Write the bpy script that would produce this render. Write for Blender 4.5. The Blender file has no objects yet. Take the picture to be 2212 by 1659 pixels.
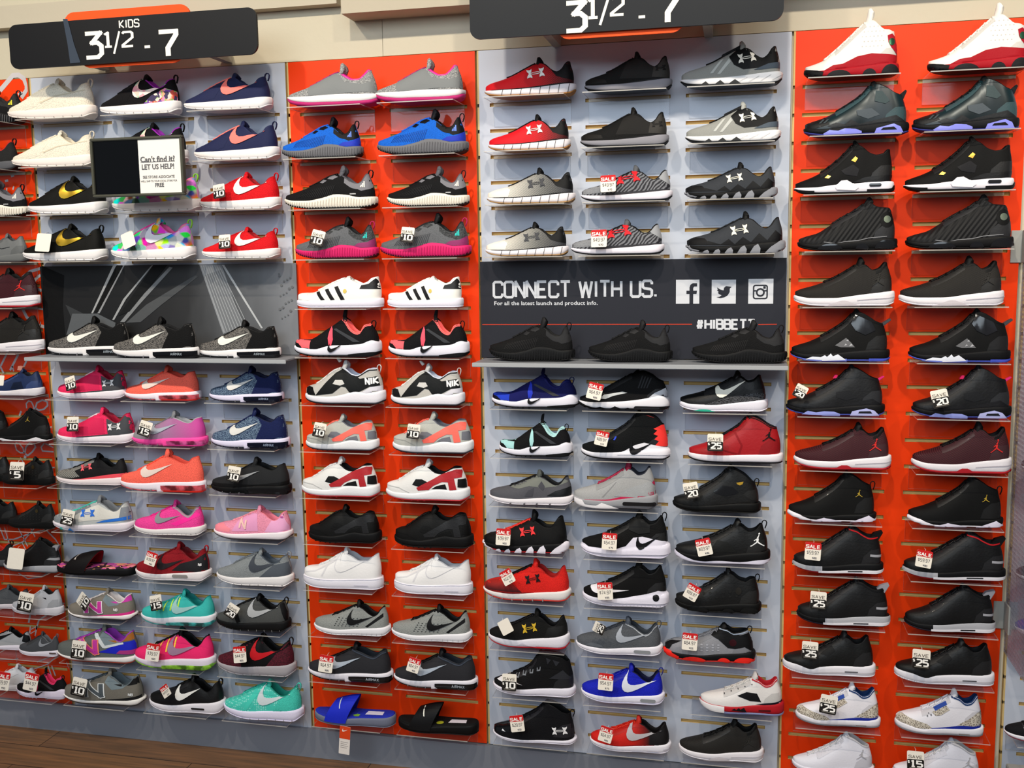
import bpy, bmesh, math, random
from mathutils import Vector, Matrix
from mathutils.bvhtree import BVHTree
from mathutils.geometry import tessellate_polygon
random.seed(7)
PI = math.pi
sc = bpy.context.scene
C = sc.collection
# ------------------------------------------------------------------ camera
F = 2167.4744; YAW, PIT, ROL = .2259, -.1248, .0136
FLOOR = 2.078                      # height of the topmost slot line above the floor
CAM = Vector((0, -3.0267, FLOOR - .3892))
ca, sa = math.cos(YAW), math.sin(YAW); cb, sb_ = math.cos(PIT), math.sin(PIT); cc, sc_ = math.cos(ROL), math.sin(ROL)
R = Matrix(((ca, -sa, 0), (sa, ca, 0), (0, 0, 1))) @ Matrix(((1, 0, 0), (0, cb, -sb_), (0, sb_, cb))) @ Matrix(((cc, 0, sc_), (0, 1, 0), (-sc_, 0, cc)))
cd = bpy.data.cameras.new('camera'); cam = bpy.data.objects.new('camera', cd); C.objects.link(cam)
cd.sensor_width = 36; cd.lens = F / 2212 * 36; cd.clip_start = .01
right, fwd, up = R @ Vector((1, 0, 0)), R @ Vector((0, 1, 0)), R @ Vector((0, 0, 1))
mw = Matrix.Identity(4)
for i in range(3): mw[i][0] = right[i]; mw[i][1] = up[i]; mw[i][2] = -fwd[i]; mw[i][3] = CAM[i]
cam.matrix_world = mw; sc.camera = cam

def at(px, py, d=0.0):
    """the point of the plane d metres in front of the display wall that the photograph shows at (px, py)"""
    v = R @ Vector(((px - 1106) / F, 1, -(py - 829.5) / F))
    t = (-d - CAM.y) / v.y
    return CAM + v * t

# ------------------------------------------------------------------ materials
def lin(h):
    c = [int(h[i:i+2], 16) / 255 for i in (0, 2, 4)]
    return [x / 12.92 if x <= .04045 else ((x + .055) / 1.055) ** 2.4 for x in c] + [1]
MC = {}
def nmat(name):
    m = bpy.data.materials.new(name); m.use_nodes = True
    nt = m.node_tree
    return m, nt, nt.nodes['Principled BSDF'], nt.nodes, nt.links
def setv(n, k, v):
    if k in n.inputs: n.inputs[k].default_value = v
def ramp(nd, stops, mode='LINEAR'):
    r = nd.new('ShaderNodeValToRGB'); r.color_ramp.interpolation = mode
    e = r.color_ramp.elements
    while len(e) < len(stops): e.new(.5)
    for x, (p, c) in zip(e, stops): x.position = p; x.color = lin(c)
    return r
def deep(h):
    # near-black fabrics and rubbers reflect only a few percent
    c = [int(h[i:i+2], 16) for i in (0, 2, 4)]; m = max(c)
    if m >= 72: return h
    f = .62 + .38 * max(0, m - 30) / 42 if m > 30 else .62
    return '%02x%02x%02x' % tuple(int(x * f) for x in c)
def shade(h, f):
    c = [max(0, min(255, int(int(h[i:i+2], 16) * f + (18 if f > 1 else 0)))) for i in (0, 2, 4)]
    return '%02x%02x%02x' % tuple(c)
def mat(key):
    if key in MC: return MC[key]
    m, nt, b, nd, lk = nmat('surface_' + key)
    tc = nd.new('ShaderNodeTexCoord')
    def noise(scale, detail=2, stretch=None):
        n = nd.new('ShaderNodeTexNoise'); n.inputs['Scale'].default_value = scale; n.inputs['Detail'].default_value = detail
        if stretch:
            mp = nd.new('ShaderNodeMapping'); mp.inputs['Scale'].default_value = stretch; mp.inputs['Rotation'].default_value = (0, .6 if len(key) % 2 else -.3, 0)
            lk.new(tc.outputs['Object'], mp.inputs[0]); lk.new(mp.outputs[0], n.inputs[0])
        else: lk.new(tc.outputs['Object'], n.inputs[0])
        return n
    def bump(src, s, dist=.02):
        bp = nd.new('ShaderNodeBump'); bp.inputs['Strength'].default_value = s; bp.inputs['Distance'].default_value = dist
        lk.new(src, bp.inputs['Height']); lk.new(bp.outputs[0], b.inputs['Normal'])
    base = b.inputs['Base Color']
    setv(b, 'Specular IOR Level', .2)
    if ':' in key:                                  # fade:a-b:x0:x1 | knit2:a-b | cells:name | stripes:a-b:...
        p = key.split(':')
        kind = p[0]
        if kind in ('fade', 'vfade', 'stripefade'):
            c = p[1].split('-'); x0, x1 = float(p[2]), float(p[3])
            sx = nd.new('ShaderNodeSeparateXYZ'); lk.new(tc.outputs['Object'], sx.inputs[0])
            mr = nd.new('ShaderNodeMapRange'); mr.inputs[1].default_value = x0; mr.inputs[2].default_value = x1
            src = sx.outputs[2 if kind == 'vfade' else 0]
            if kind == 'stripefade':
                wv = nd.new('ShaderNodeTexWave'); wv.inputs['Scale'].default_value = 22; wv.bands_direction = 'X'
                mp = nd.new('ShaderNodeMapping'); mp.inputs['Rotation'].default_value = (0, -.65, 0)
                lk.new(tc.outputs['Object'], mp.inputs[0]); lk.new(mp.outputs[0], wv.inputs[0])
                ma = nd.new('ShaderNodeMath'); ma.operation = 'MULTIPLY_ADD'; ma.inputs[1].default_value = .5 * abs(x1 - x0)
                lk.new(wv.outputs['Fac'], ma.inputs[0]); lk.new(src, ma.inputs[2]); src = ma.outputs[0]
                mr.inputs[1].default_value = x0 + .25 * abs(x1 - x0); mr.inputs[2].default_value = x1 + .25 * abs(x1 - x0)
            lk.new(src, mr.inputs[0])
            r = ramp(nd, [(i / max(1, len(c) - 1), x) for i, x in enumerate(c)]); lk.new(mr.outputs[0], r.inputs[0])
            lk.new(r.outputs[0], base); b.inputs['Roughness'].default_value = .6
            bump(noise(140).outputs[0], .15)
        elif kind == 'knit2':
            c = p[1].split('-'); n = noise(60, 3, (1, 1, 2.5))
            r = ramp(nd, [(.42 if len(c) == 2 else .38, c[0]), (.56, c[1])] + ([(.7, c[2])] if len(c) > 2 else [])); lk.new(n.outputs[0], r.inputs[0])
            lk.new(r.outputs[0], base); b.inputs['Roughness'].default_value = .75; bump(n.outputs[0], .14)
        elif kind == 'blend':                        # soft painted clouds of colour
            c = p[1].split('-'); v = nd.new('ShaderNodeTexVoronoi'); v.feature = 'SMOOTH_F1'; v.inputs['Scale'].default_value = float(p[2]); v.inputs['Smoothness'].default_value = .35
            lk.new(tc.outputs['Object'], v.inputs[0]); sx = nd.new('ShaderNodeSeparateXYZ'); lk.new(v.outputs['Color'], sx.inputs[0])
            r = nd.new('ShaderNodeHueSaturation'); r.inputs['Saturation'].default_value = 1.2; r.inputs['Value'].default_value = 1.05; lk.new(v.outputs['Color'], r.inputs['Color'])
            lk.new(r.outputs[0], base); b.inputs['Roughness'].default_value = .6; bump(noise(90).outputs[0], .2)
        elif kind == 'cells':
            cols = p[1].split('-'); v = nd.new('ShaderNodeTexVoronoi'); v.inputs['Scale'].default_value = float(p[2])
            nz = noise(7); mx = nd.new('ShaderNodeVectorMath'); mx.operation = 'MULTIPLY_ADD'; mx.inputs[1].default_value = (.16,) * 3
            lk.new(nz.outputs['Color'], mx.inputs[0]); lk.new(tc.outputs['Object'], mx.inputs[2]); lk.new(mx.outputs[0], v.inputs[0])
            r = ramp(nd, [(i / len(cols), x) for i, x in enumerate(cols)], 'CONSTANT')
            sx = nd.new('ShaderNodeSeparateXYZ'); lk.new(v.outputs['Color'], sx.inputs[0]); lk.new(sx.outputs[0], r.inputs[0])
            lk.new(r.outputs[0], base); b.inputs['Roughness'].default_value = .6
        elif kind == 'crackle':                      # cement-like print
            v = nd.new('ShaderNodeTexVoronoi'); v.feature = 'DISTANCE_TO_EDGE'; v.inputs['Scale'].default_value = 42
            lk.new(tc.outputs['Object'], v.inputs[0]); c = p[1].split('-')
            r = ramp(nd, [(.06, c[1]), (.14, c[0])]); lk.new(v.outputs['Distance'], r.inputs[0]); lk.new(r.outputs[0], base)
        elif kind == 'diag':                         # fine slanted printed lines
            c = p[1].split('-'); wv = nd.new('ShaderNodeTexWave'); wv.inputs['Scale'].default_value = float(p[2]); wv.inputs['Distortion'].default_value = float(p[3]) if len(p) > 3 else 0
            mp = nd.new('ShaderNodeMapping'); mp.inputs['Rotation'].default_value = (0, -.6, 0)
            lk.new(tc.outputs['Object'], mp.inputs[0]); lk.new(mp.outputs[0], wv.inputs[0])
            r = ramp(nd, [(.35, c[0]), (.65, c[1])]); lk.new(wv.outputs['Fac'], r.inputs[0]); lk.new(r.outputs[0], base)
            b.inputs['Roughness'].default_value = .6; bump(wv.outputs['Fac'], .25)
        elif kind == 'netting':                      # open honeycomb mesh
            c = p[1].split('-'); v = nd.new('ShaderNodeTexVoronoi'); v.inputs['Scale'].default_value = 38; v.inputs['Randomness'].default_value = .25
            lk.new(tc.outputs['Object'], v.inputs[0])
            r = ramp(nd, [(.30, c[1]), (.42, c[0])]); lk.new(v.outputs['Distance'], r.inputs[0]); lk.new(r.outputs[0], base)
            b.inputs['Roughness'].default_value = .6
        MC[key] = m; return m
    h, k = deep(key[:6]), key[6:] or 'f'
    setv(b, 'Specular IOR Level', dict(l=.28, g=.5, c=.5, i=.5, d=.5).get(k, .18))
    base.default_value = lin(h)
    rough = dict(f=.6, m=.8, l=.52, g=.15, k=.85, c=.06, w=.7, i=.25, d=.3, q=.45)[k]
    b.inputs['Roughness'].default_value = rough
    if k == 'm':
        v = nd.new('ShaderNodeTexVoronoi'); v.inputs['Scale'].default_value = 95; lk.new(tc.outputs['Object'], v.inputs[0])
        r = ramp(nd, [(.15, shade(h, .82)), (.45, h)]); lk.new(v.outputs['Distance'], r.inputs[0]); lk.new(r.outputs[0], base)
        bump(v.outputs['Distance'], .2, .01)
    elif k in 'kw':
        n = noise(190 if k == 'k' else 130, 2, (1, 1, 1.6)); r = ramp(nd, [(.35, shade(h, .92)), (.65, h)])
        lk.new(n.outputs[0], r.inputs[0]); lk.new(r.outputs[0], base); bump(n.outputs[0], .16, .01)
    elif k == 'l':
        bump(noise(45, 4).outputs[0], .07, .01); setv(b, 'Coat Weight', .03)
    elif k == 'c':
        setv(b, 'Transmission Weight', .45); setv(b, 'Coat Weight', .6)
        n = noise(9, 3); r = ramp(nd, [(.4, shade(h, .6)), (.6, shade(h, 1.3))]); lk.new(n.outputs[0], r.inputs[0]); lk.new(r.outputs[0], base)
    elif k == 'i':                                   # iridescent dark leather
        lw = nd.new('ShaderNodeLayerWeight'); lw.inputs[0].default_value = .4
        r = ramp(nd, [(0, '0f181c'), (.35, '17343a'), (.7, '28263f')]); lk.new(lw.outputs['Facing'], r.inputs[0]); lk.new(r.outputs[0], base)
        b.inputs['Metallic'].default_value = .35; b.inputs['Roughness'].default_value = .32
    elif k == 'd': b.inputs['Metallic'].default_value = .9
    elif k == 'f': bump(noise(60, 3).outputs[0], .06, .01)
    MC[key] = m; return m

# ------------------------------------------------------------------ objects
GROUP = [None]
def link(name, me, parent=None):
    o = bpy.data.objects.new(name, me); C.objects.link(o)
    if parent: o.parent = parent
    return o
def meshof(name, verts, faces, mats=None, fm=None, smooth=True):
    me = bpy.data.meshes.new(name); me.from_pydata([tuple(v) for v in verts], [], faces)
    for m in (mats or []): me.materials.append(mat(m) if isinstance(m, str) else m)
    if fm: me.polygons.foreach_set('material_index', fm)
    if smooth: me.polygons.foreach_set('use_smooth', [True] * len(me.polygons))
    me.update(); return me
def clean(me, dist=.0004, recalc=True):
    bm = bmesh.new(); bm.from_mesh(me)
    bmesh.ops.remove_doubles(bm, verts=bm.verts, dist=dist)
    bmesh.ops.dissolve_degenerate(bm, edges=bm.edges, dist=1e-5)
    if recalc: bmesh.ops.recalc_face_normals(bm, faces=bm.faces)
    bm.to_mesh(me); bm.free(); return me
def tag(o, label, cat, group=None, kind=None):
    if label: o['label'] = label
    if cat: o['category'] = cat
    if group: o['group'] = group
    if kind: o['kind'] = kind
    return o
def empty(name, loc):
    o = bpy.data.objects.new(name, None); o.empty_display_size = .05; o.location = loc; C.objects.link(o); return o
def boxdata(x0, x1, y0, y1, z0, z1, bev=0):
    bm = bmesh.new(); bmesh.ops.create_cube(bm, size=1)
    for v in bm.verts:
        v.co = Vector(((x0 + x1) / 2 + v.co.x * (x1 - x0), (y0 + y1) / 2 + v.co.y * (y1 - y0), (z0 + z1) / 2 + v.co.z * (z1 - z0)))
    if bev: bmesh.ops.bevel(bm, geom=bm.edges, offset=bev, segments=2, affect='EDGES')
    return bm
def box(name, m, x0, x1, y0, y1, z0, z1, parent=None, bev=0):
    bm = boxdata(x0, x1, y0, y1, z0, z1, bev)
    me = bpy.data.meshes.new(name); bm.to_mesh(me); bm.free(); me.materials.append(mat(m) if isinstance(m, str) else m)
    return link(name, me, parent)
def interp(pts, x):
    """smooth monotone interpolation of a list of (x, z)"""
    n = len(pts)
    if x <= pts[0][0]: return pts[0][1]
    if x >= pts[-1][0]: return pts[-1][1]
    for i in range(n - 1):
        if x <= pts[i+1][0]: break
    def sl(a, b): return (pts[b][1] - pts[a][1]) / (pts[b][0] - pts[a][0])
    def m(j):
        if j == 0: return sl(0, 1)
        if j == n - 1: return sl(n - 2, n - 1)
        a, b = sl(j - 1, j), sl(j, j + 1)
        return 0 if a * b <= 0 else 2 * a * b / (a + b)
    h = pts[i+1][0] - pts[i][0]; t = (x - pts[i][0]) / h
    return ((2*t**3 - 3*t*t + 1) * pts[i][1] + (t**3 - 2*t*t + t) * h * m(i) + (-2*t**3 + 3*t*t) * pts[i+1][1] + (t**3 - t*t) * h * m(i+1))
def tube(pts, r, n=6, flat=1.0, closed=False):
    """verts and faces of a round cord along pts"""
    V, Fc = [], []; pts = [Vector(p) for p in pts]; N = len(pts)
    for i, p in enumerate(pts):
        a = pts[(i - 1) % N] if closed or i else p; b = pts[(i + 1) % N] if closed or i < N - 1 else p
        d = (b - a).normalized(); s = d.cross(Vector((0, 1, .01))).normalized(); u2 = s.cross(d)
        for k in range(n):
            t = 2 * PI * k / n; V.append(p + s * math.cos(t) * r + u2 * math.sin(t) * r * flat)
    for i in range(N if closed else N - 1):
        j = (i + 1) % N
        for k in range(n): Fc.append((i*n + k, i*n + (k+1) % n, j*n + (k+1) % n, j*n + k))
    if not closed: Fc += [tuple(range(n))[::-1], tuple((N-1)*n + k for k in range(n))]
    return V, Fc
def joinvf(parts):
    V, Fc = [], []
    for v, f in parts:
        o = len(V); V += list(v); Fc += [tuple(i + o for i in q) for q in f]
    return V, Fc
def ribbon(pts, w, closed=False):
    """flat stroke in 2D -> quads; gentle bends are mitred, sharp ones overlap"""
    P = [Vector(p) for p in pts]; N = len(P); out = []
    segs = [(i, (i + 1) % N) for i in range(N if closed else N - 1)]
    def dirn(i, j): return (P[j] - P[i]).normalized()
    for i, j in segs:
        d = dirn(i, j); n = Vector((-d.y, d.x)); ends = []
        for k, s in ((i, -1), (j, 1)):
            o = None
            if closed or (s < 0 and i > 0) or (s > 0 and j < N - 1):
                o = dirn((i - 1) % N, i) if s < 0 else dirn(j, (j + 1) % N)
            if o is not None and o.dot(d) > .3:
                m = (n + Vector((-o.y, o.x))).normalized(); q = w / 2 / m.dot(n); ends.append((P[k] + m * q, P[k] - m * q))
            elif o is not None: ends.append((P[k] + n * w / 2 + d * s * w * .42, P[k] - n * w / 2 + d * s * w * .42))
            else: ends.append((P[k] + n * w / 2, P[k] - n * w / 2))
        out.append([ends[0][1], ends[1][1], ends[1][0], ends[0][0]])
    return out
def cutpoly(pts, cell):
    """triangulated, grid-cut polygon -> (verts2d, faces)"""
    bm = bmesh.new()
    tri = tessellate_polygon([[Vector((p[0], p[1], 0)) for p in pts]])
    vs = [bm.verts.new((p[0], 0, p[1])) for p in pts]
    for t in tri:
        try: bm.faces.new([vs[i] for i in t])
        except ValueError: pass
    xs = [p[0] for p in pts]; zs = [p[1] for p in pts]
    for lo, hi, no in ((min(xs), max(xs), (1, 0, 0)), (min(zs), max(zs), (0, 0, 1))):
        n = int((hi - lo) / cell)
        for i in range(1, n + 1):
            c = lo + (hi - lo) * i / (n + 1)
            bmesh.ops.bisect_plane(bm, geom=bm.verts[:] + bm.edges[:] + bm.faces[:], plane_co=(c if no[0] else 0, 0, c if no[2] else 0), plane_no=no)
    bm.verts.index_update()
    V = [(v.co.x, v.co.z) for v in bm.verts]; Fc = [tuple(v.index for v in f.verts) for f in bm.faces]
    bm.free(); return V, Fc

# ------------------------------------------------------------------ shoe forms (unit length, toe at 0, heel at 1)
PLAN = [(0, 0), (.012, .045), (.04, .078), (.08, .104), (.15, .132), (.25, .155), (.35, .162), (.47, .15), (.6, .13), (.75, .122), (.87, .118), (.93, .103), (.97, .075), (.99, .042), (1, 0)]
SHP = dict(
 roshe=dict(sb=[(0,.085),(.06,.05),(.18,.022),(.35,.004),(.5,0),(.9,0),(1,.045)], st=[(0,.118),(.1,.106),(.3,.102),(.6,.115),(.8,.13),(1,.145)],
   vamp=[(0,.125),(.02,.152),(.08,.175),(.16,.205),(.25,.25),(.34,.3),(.45,.355),(.56,.4)], col=[(.56,.4),(.63,.37),(.7,.31),(.77,.28),(.84,.3),(.89,.36),(.93,.385)], tip=(.585,.455), loop=(.955,.385,.03)),
 run=dict(sb=[(0,.07),(.06,.035),(.18,.01),(.3,0),(.85,0),(.95,.012),(1,.05)], st=[(0,.1),(.15,.084),(.35,.08),(.6,.098),(.8,.118),(1,.132)],
   vamp=[(0,.12),(.02,.152),(.08,.185),(.18,.212),(.31,.255),(.45,.33),(.57,.395)], col=[(.57,.395),(.66,.37),(.75,.295),(.81,.268),(.86,.3),(.9,.365),(.925,.39)], tip=(.59,.465)),
 seq=dict(sb=[(0,.06),(.06,.03),(.18,.008),(.3,0),(.97,0),(1,.012)], st=[(0,.1),(.15,.09),(.35,.095),(.5,.11),(.7,.122),(1,.132)],
   vamp=[(0,.12),(.02,.155),(.08,.185),(.18,.215),(.3,.27),(.43,.345),(.54,.42)], col=[(.54,.42),(.63,.4),(.74,.35),(.8,.335),(.85,.36),(.89,.405),(.92,.415)], tip=(.57,.505)),
 alpha=dict(sb=[(0,.1),(.06,.055),(.18,.02),(.35,0),(.8,0),(.93,.01),(1,.04)], st=[(0,.132),(.15,.102),(.3,.097),(.45,.122),(.6,.165),(.72,.155),(.85,.125),(1,.132)],
   vamp=[(0,.15),(.02,.17),(.1,.195),(.25,.245),(.4,.315),(.5,.37),(.6,.4)], col=[(.6,.4),(.68,.35),(.76,.29),(.82,.275),(.86,.3),(.885,.35),(.905,.385)], tip=(.635,.49), hx=.915, loop=(.93,.375,.022)),
 star=dict(sb=[(0,.03),(.08,.012),(.2,0),(.9,0),(1,.005)], st=[(0,.095),(.2,.088),(.5,.09),(.8,.105),(1,.115)],
   vamp=[(0,.12),(.015,.155),(.06,.175),(.2,.185),(.28,.215),(.42,.29),(.58,.36)], col=[(.58,.36),(.66,.32),(.77,.28),(.85,.3),(.9,.345),(.94,.36)], tip=(.6,.375), hx=.95),
 force=dict(sb=[(0,.035),(.08,.014),(.2,0),(.9,0),(1,.005)], st=[(0,.14),(.2,.125),(.5,.125),(.8,.145),(1,.15)],
   vamp=[(0,.16),(.015,.205),(.06,.235),(.17,.25),(.27,.285),(.4,.37),(.52,.45)], col=[(.52,.45),(.62,.42),(.74,.355),(.84,.36),(.9,.41),(.95,.44)], tip=(.54,.5), hx=.955),
 presto=dict(sb=[(0,.07),(.06,.035),(.18,.01),(.3,0),(.85,0),(.95,.012),(1,.04)], st=[(0,.125),(.1,.1),(.3,.09),(.45,.13),(.6,.135),(.8,.15),(.93,.19),(1,.17)],
   vamp=[(0,.14),(.02,.175),(.06,.195),(.15,.19),(.24,.205),(.35,.28),(.47,.365),(.57,.44)], col=[(.57,.445),(.62,.4),(.68,.31),(.76,.27),(.8,.29),(.83,.35),(.86,.37)], tip=(.585,.46), hx=.9, loop=(.9,.36,.03)),
 hua=dict(sb=[(0,.05),(.06,.025),(.18,.005),(.3,0),(.9,0),(1,.03)], st=[(0,.115),(.15,.09),(.35,.09),(.5,.11),(.68,.155),(.8,.14),(.92,.15),(1,.16)],
   vamp=[(0,.14),(.02,.18),(.07,.205),(.17,.235),(.27,.305),(.38,.385),(.47,.42)], col=[(.47,.425),(.54,.4),(.61,.345),(.68,.33),(.76,.37),(.84,.41),(.9,.41)], tip=(.51,.505), hx=.91),
 mid=dict(sb=[(0,.05),(.06,.025),(.18,.005),(.3,0),(.9,0),(1,.025)], st=[(0,.11),(.15,.085),(.4,.085),(.65,.115),(.85,.14),(1,.15)],
   vamp=[(0,.12),(.02,.15),(.07,.172),(.2,.208),(.37,.27),(.49,.335),(.61,.415)], col=[(.61,.42),(.69,.41),(.78,.355),(.84,.37),(.9,.435)], tip=(.645,.49), hx=.915),
 high=dict(sb=[(0,.05),(.06,.025),(.18,.005),(.3,0),(.92,0),(1,.02)], st=[(0,.1),(.15,.075),(.4,.085),(.65,.11),(.85,.125),(1,.12)],
   vamp=[(0,.115),(.02,.14),(.07,.16),(.18,.195),(.31,.26),(.45,.35),(.55,.43),(.62,.52)], col=[(.62,.525),(.7,.51),(.78,.47),(.85,.42),(.91,.395)], tip=(.645,.555), hx=.93),
)
def grid_faces(n, m, wrap=False):
    return [(i*m + j, i*m + j + 1, (i+1)*m + j + 1, (i+1)*m + j) for i in range(n - 1) for j in range(m - 1)]

class Form:
    def __init__(s, base, **kw):
        p = dict(SHP[base]); p.setdefault('hx', .935); p.setdefault('loop', None); p.setdefault('wf', 1); p.update(kw)
        s.p = p; s.uT = p['vamp'][-1][0]; s.NS = 44; s.NT = 11
        s.outer(); s.sole()
    def st(s, u): return interp(s.p['st'], u)
    def sb(s, u): return interp(s.p['sb'], u)
    def rail(s, q):
        p = s.p; x0, x1 = .014, .968
        xn = .5 - .5 * math.cos(PI * q); xb = x0 + (x1 - x0) * xn
        w = interp(PLAN, xn) * .93 * p['wf']; hx = p['hx']
        xt = xb if xb <= .5 else .5 + (xb - .5) * (hx - .5) / (x1 - .5)
        zb = s.st(xb) - .006
        if xt < s.uT: zt = interp(p['vamp'], xt)
        else: zt = interp(p['col'], xt)
        k = max(0, min(1, (xt - s.uT + .035) / .12)); k = k*k*(3 - 2*k)
        a = hx - .13; r = math.sqrt(max(0, 1 - ((xt - a) / .13) ** 2)) if xt > a else 1
        wr = .078 * k * r * p['wf']
        return xb, w, zb, xt, wr, zt, k
    def outer(s):
        V = []; s.rim = []
        for i in range(-s.NS, s.NS + 1):
            q = abs(i) / s.NS; sg = -1 if i < 0 else 1
            xb, w, zb, xt, wr, zt, k = s.rail(q)
            for j in range(s.NT + 1):
                t = j / s.NT; th = t * PI / 2
                yf = math.cos(th) ** .8 * (1 - k) + (1 - t ** 1.7) * k
                zf = math.sin(th) ** .92 * (1 - k) + t * k
                y = wr + (w - wr) * yf if w > wr else w + (wr - w) * t
                hb = max(0, (xb - .8) / .168)
                x = xb + (xt - xb) * zf ** 1.2 + .013 * hb * math.sin(PI * min(1, t * 1.15)) * (1 if t < .87 else .2)
                V.append(Vector((x, sg * y, zb + (zt - zb) * zf)))
            s.rim.append((xt, sg * wr, zt, k))
        Fc = grid_faces(2 * s.NS + 1, s.NT + 1)
        s.upper = clean(meshof('upper', V, Fc))
        near = [(f.vertices[:]) for f in s.upper.polygons if f.center.y < .002]
        s.bvh_u = BVHTree.FromPolygons([v.co.copy() for v in s.upper.vertices], near)
    def ring(s, off):
        """sole outline offset outward by off; list of (x, y, u)"""
        P = []; N = 2 * s.NS
        for i in range(N):
            q = i / s.NS; sg = 1
            if q > 1: q = 2 - q; sg = -1
            xn = .5 - .5 * math.cos(PI * q); P.append(Vector((xn, sg * interp(PLAN, xn) * s.p['wf'])))
        out = []
        for i in range(N):
            d = (P[(i+1) % N] - P[i-1]); n = Vector((d.y, -d.x)).normalized()
            if n.dot(P[i] - Vector((.5, 0))) < 0: n = -n
            c = P[i] + n * off; out.append((c.x, c.y, P[i].x))
        return out
    def sweep(s, name, prof, zlo, zhi, bottom=True, top=False):
        V = []; N = 2 * s.NS
        for off, fr in prof:
            for x, y, u in s.ring(off): V.append((x, y, zlo(u) + (zhi(u) - zlo(u)) * fr))
        K = len(prof); Fc = []
        for r in range(K - 1):
            for i in range(N): Fc.append((r*N + i, r*N + (i+1) % N, (r+1)*N + (i+1) % N, (r+1)*N + i))
        def cap(o):
            for i in range(0, s.NS):
                a, b, c, d = i, i + 1, (N - i - 1) % N, (N - i) % N
                Fc.append(tuple(dict.fromkeys((o+a, o+b, o+c, o+d))))
        if bottom: cap(0)
        if top: cap((K-1)*N)
        return clean(meshof(name, V, Fc))
    def sole(s):
        ot = s.p.get('ot', .016)
        lo = lambda u: s.sb(u) + ot
        s.midsole = s.sweep('midsole', s.p.get('sprof', [(-.03, 0), (-.01, 0), (-.003, .1), (.001, .4), (0, .75), (-.004, .94), (-.012, 1), (-.05, .98)]), lo, s.st, True, True)
        s.outsole = s.sweep('outsole', [(-.03, 0), (-.012, .05), (-.003, .5), (-.004, 1), (-.03, 1)], s.sb, lo, True, True)
        hull = s.sweep('hull', [(-.006, 0), (.0, .06), (.0035, .3), (.0035, .7), (.0, .92), (-.008, 1), (-.04, 1)], s.sb, s.st, True, True)
        allv = [v.co.copy() for v in hull.vertices]; fs = [tuple(f.vertices) for f in hull.polygons]; bpy.data.meshes.remove(hull)
        s.bvh_s = BVHTree.FromPolygons(allv, fs)
        both = allv[:]; o = len(both); both += [v.co.copy() for v in s.upper.vertices]
        s.bvh_a = BVHTree.FromPolygons(both, fs + [tuple(i + o for i in f.vertices) for f in s.upper.polygons])
    def lining(s):
        V = []; Fc = []; rows = []
        for i in range(-s.NS, s.NS + 1):
            x, y, z, k = s.rim[i + s.NS]
            if k <= .02: continue
            sg = -1 if i < 0 else 1; yy = abs(y)
            c = Vector((.74, 0)); d = Vector((x, y)) - c; n = d.normalized() if d.length else d
            fz = s.st(min(x, .95)) + .02
            r = [(x, y, z - .004), (x - n.x*.003, y - n.y*.003, z + .007), (x - n.x*.012, y - n.y*.012, z + .009), (x - n.x*.02, y - n.y*.02, z - .002),
                 (x - n.x*.022, y - n.y*.022, z - .05), (x - n.x*.006, y - n.y*.006, min(z - .06, fz + .04)), (x - n.x*.01, y - n.y*.01, fz)]
            rows.append((i, r))
        M = 7
        for side in (-1, 1):
            rs = [r for i, r in rows if (i < 0) == (side < 0)]
            if side < 0: rs = rs[::-1]
            o = len(V)
            for r in rs: V += r
            Fc += [tuple(o + k for k in f) for f in grid_faces(len(rs), M)]
            if side < 0: n1, o1 = len(rs), o
            else: n2, o2 = len(rs), o
        for i in range(min(n1, n2) - 1):
            Fc.append((o1 + i*M + M-1, o1 + (i+1)*M + M-1, o2 + (i+1)*M + M-1, o2 + i*M + M-1))
        return clean(meshof('lining', V, Fc))
    def tongue(s, tip=None):
        tx, tz = tip or s.p['tip']; uT = s.uT; zT = s.p['vamp'][-1][1]
        cl = [Vector((uT - .09, interp(s.p['vamp'], uT - .09) - .02)), Vector((uT - .03, interp(s.p['vamp'], uT - .03) - .008)), Vector((uT + .008, zT)), Vector((tx, tz))]
        e = (cl[3] - cl[2]); cl.insert(3, cl[2] + e * .55)
        V = []; M = 9
        ws = [.045, .05, .056, .06, .046]; th = [.014, .02, .03, .042, .036]
        for side in (0, 1):
            for c, w, tk in zip(cl, ws, th):
                for j in range(M):
                    a = (j / (M - 1) * 2 - 1); y = a * w
                    V.append((c.x - .008 + (tk if side else 0) + abs(a)**2 * .022, y, c.y - a*a*.03 - (tk * .12 if side else 0) - (abs(a)**3 * .014 if c is cl[-1] else 0)))
        n = len(cl) * M; Fc = grid_faces(len(cl), M); Fc += [tuple(n + k for k in f[::-1]) for f in grid_faces(len(cl), M)]
        b = (len(cl) - 1) * M
        o = len(V)
        for j in range(M):                               # rounded top edge
            p, q = Vector(V[b + j]), Vector(V[n + b + j]); V.append(tuple((p + q) / 2 + Vector((e.x, 0, e.y)).normalized() * .011))
        Fc += [(b + j, b + j + 1, o + j + 1, o + j) for j in range(M - 1)] + [(o + j, o + j + 1, n + b + j + 1, n + b + j) for j in range(M - 1)]
        Fc += [(b, o, n + b), (b + M - 1, o + M - 1, n + b + M - 1)]
        for e_ in (0, M - 1): Fc += [(i*M + e_, (i+1)*M + e_, n + (i+1)*M + e_, n + i*M + e_) for i in range(len(cl) - 1)]
        return clean(meshof('tongue', V, Fc))
    def down(s, x, y):
        h = s.bvh_a.ray_cast(Vector((x, y, 2)), Vector((0, 0, -1)))
        return h[0].z if h[0] is not None else .2
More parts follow.
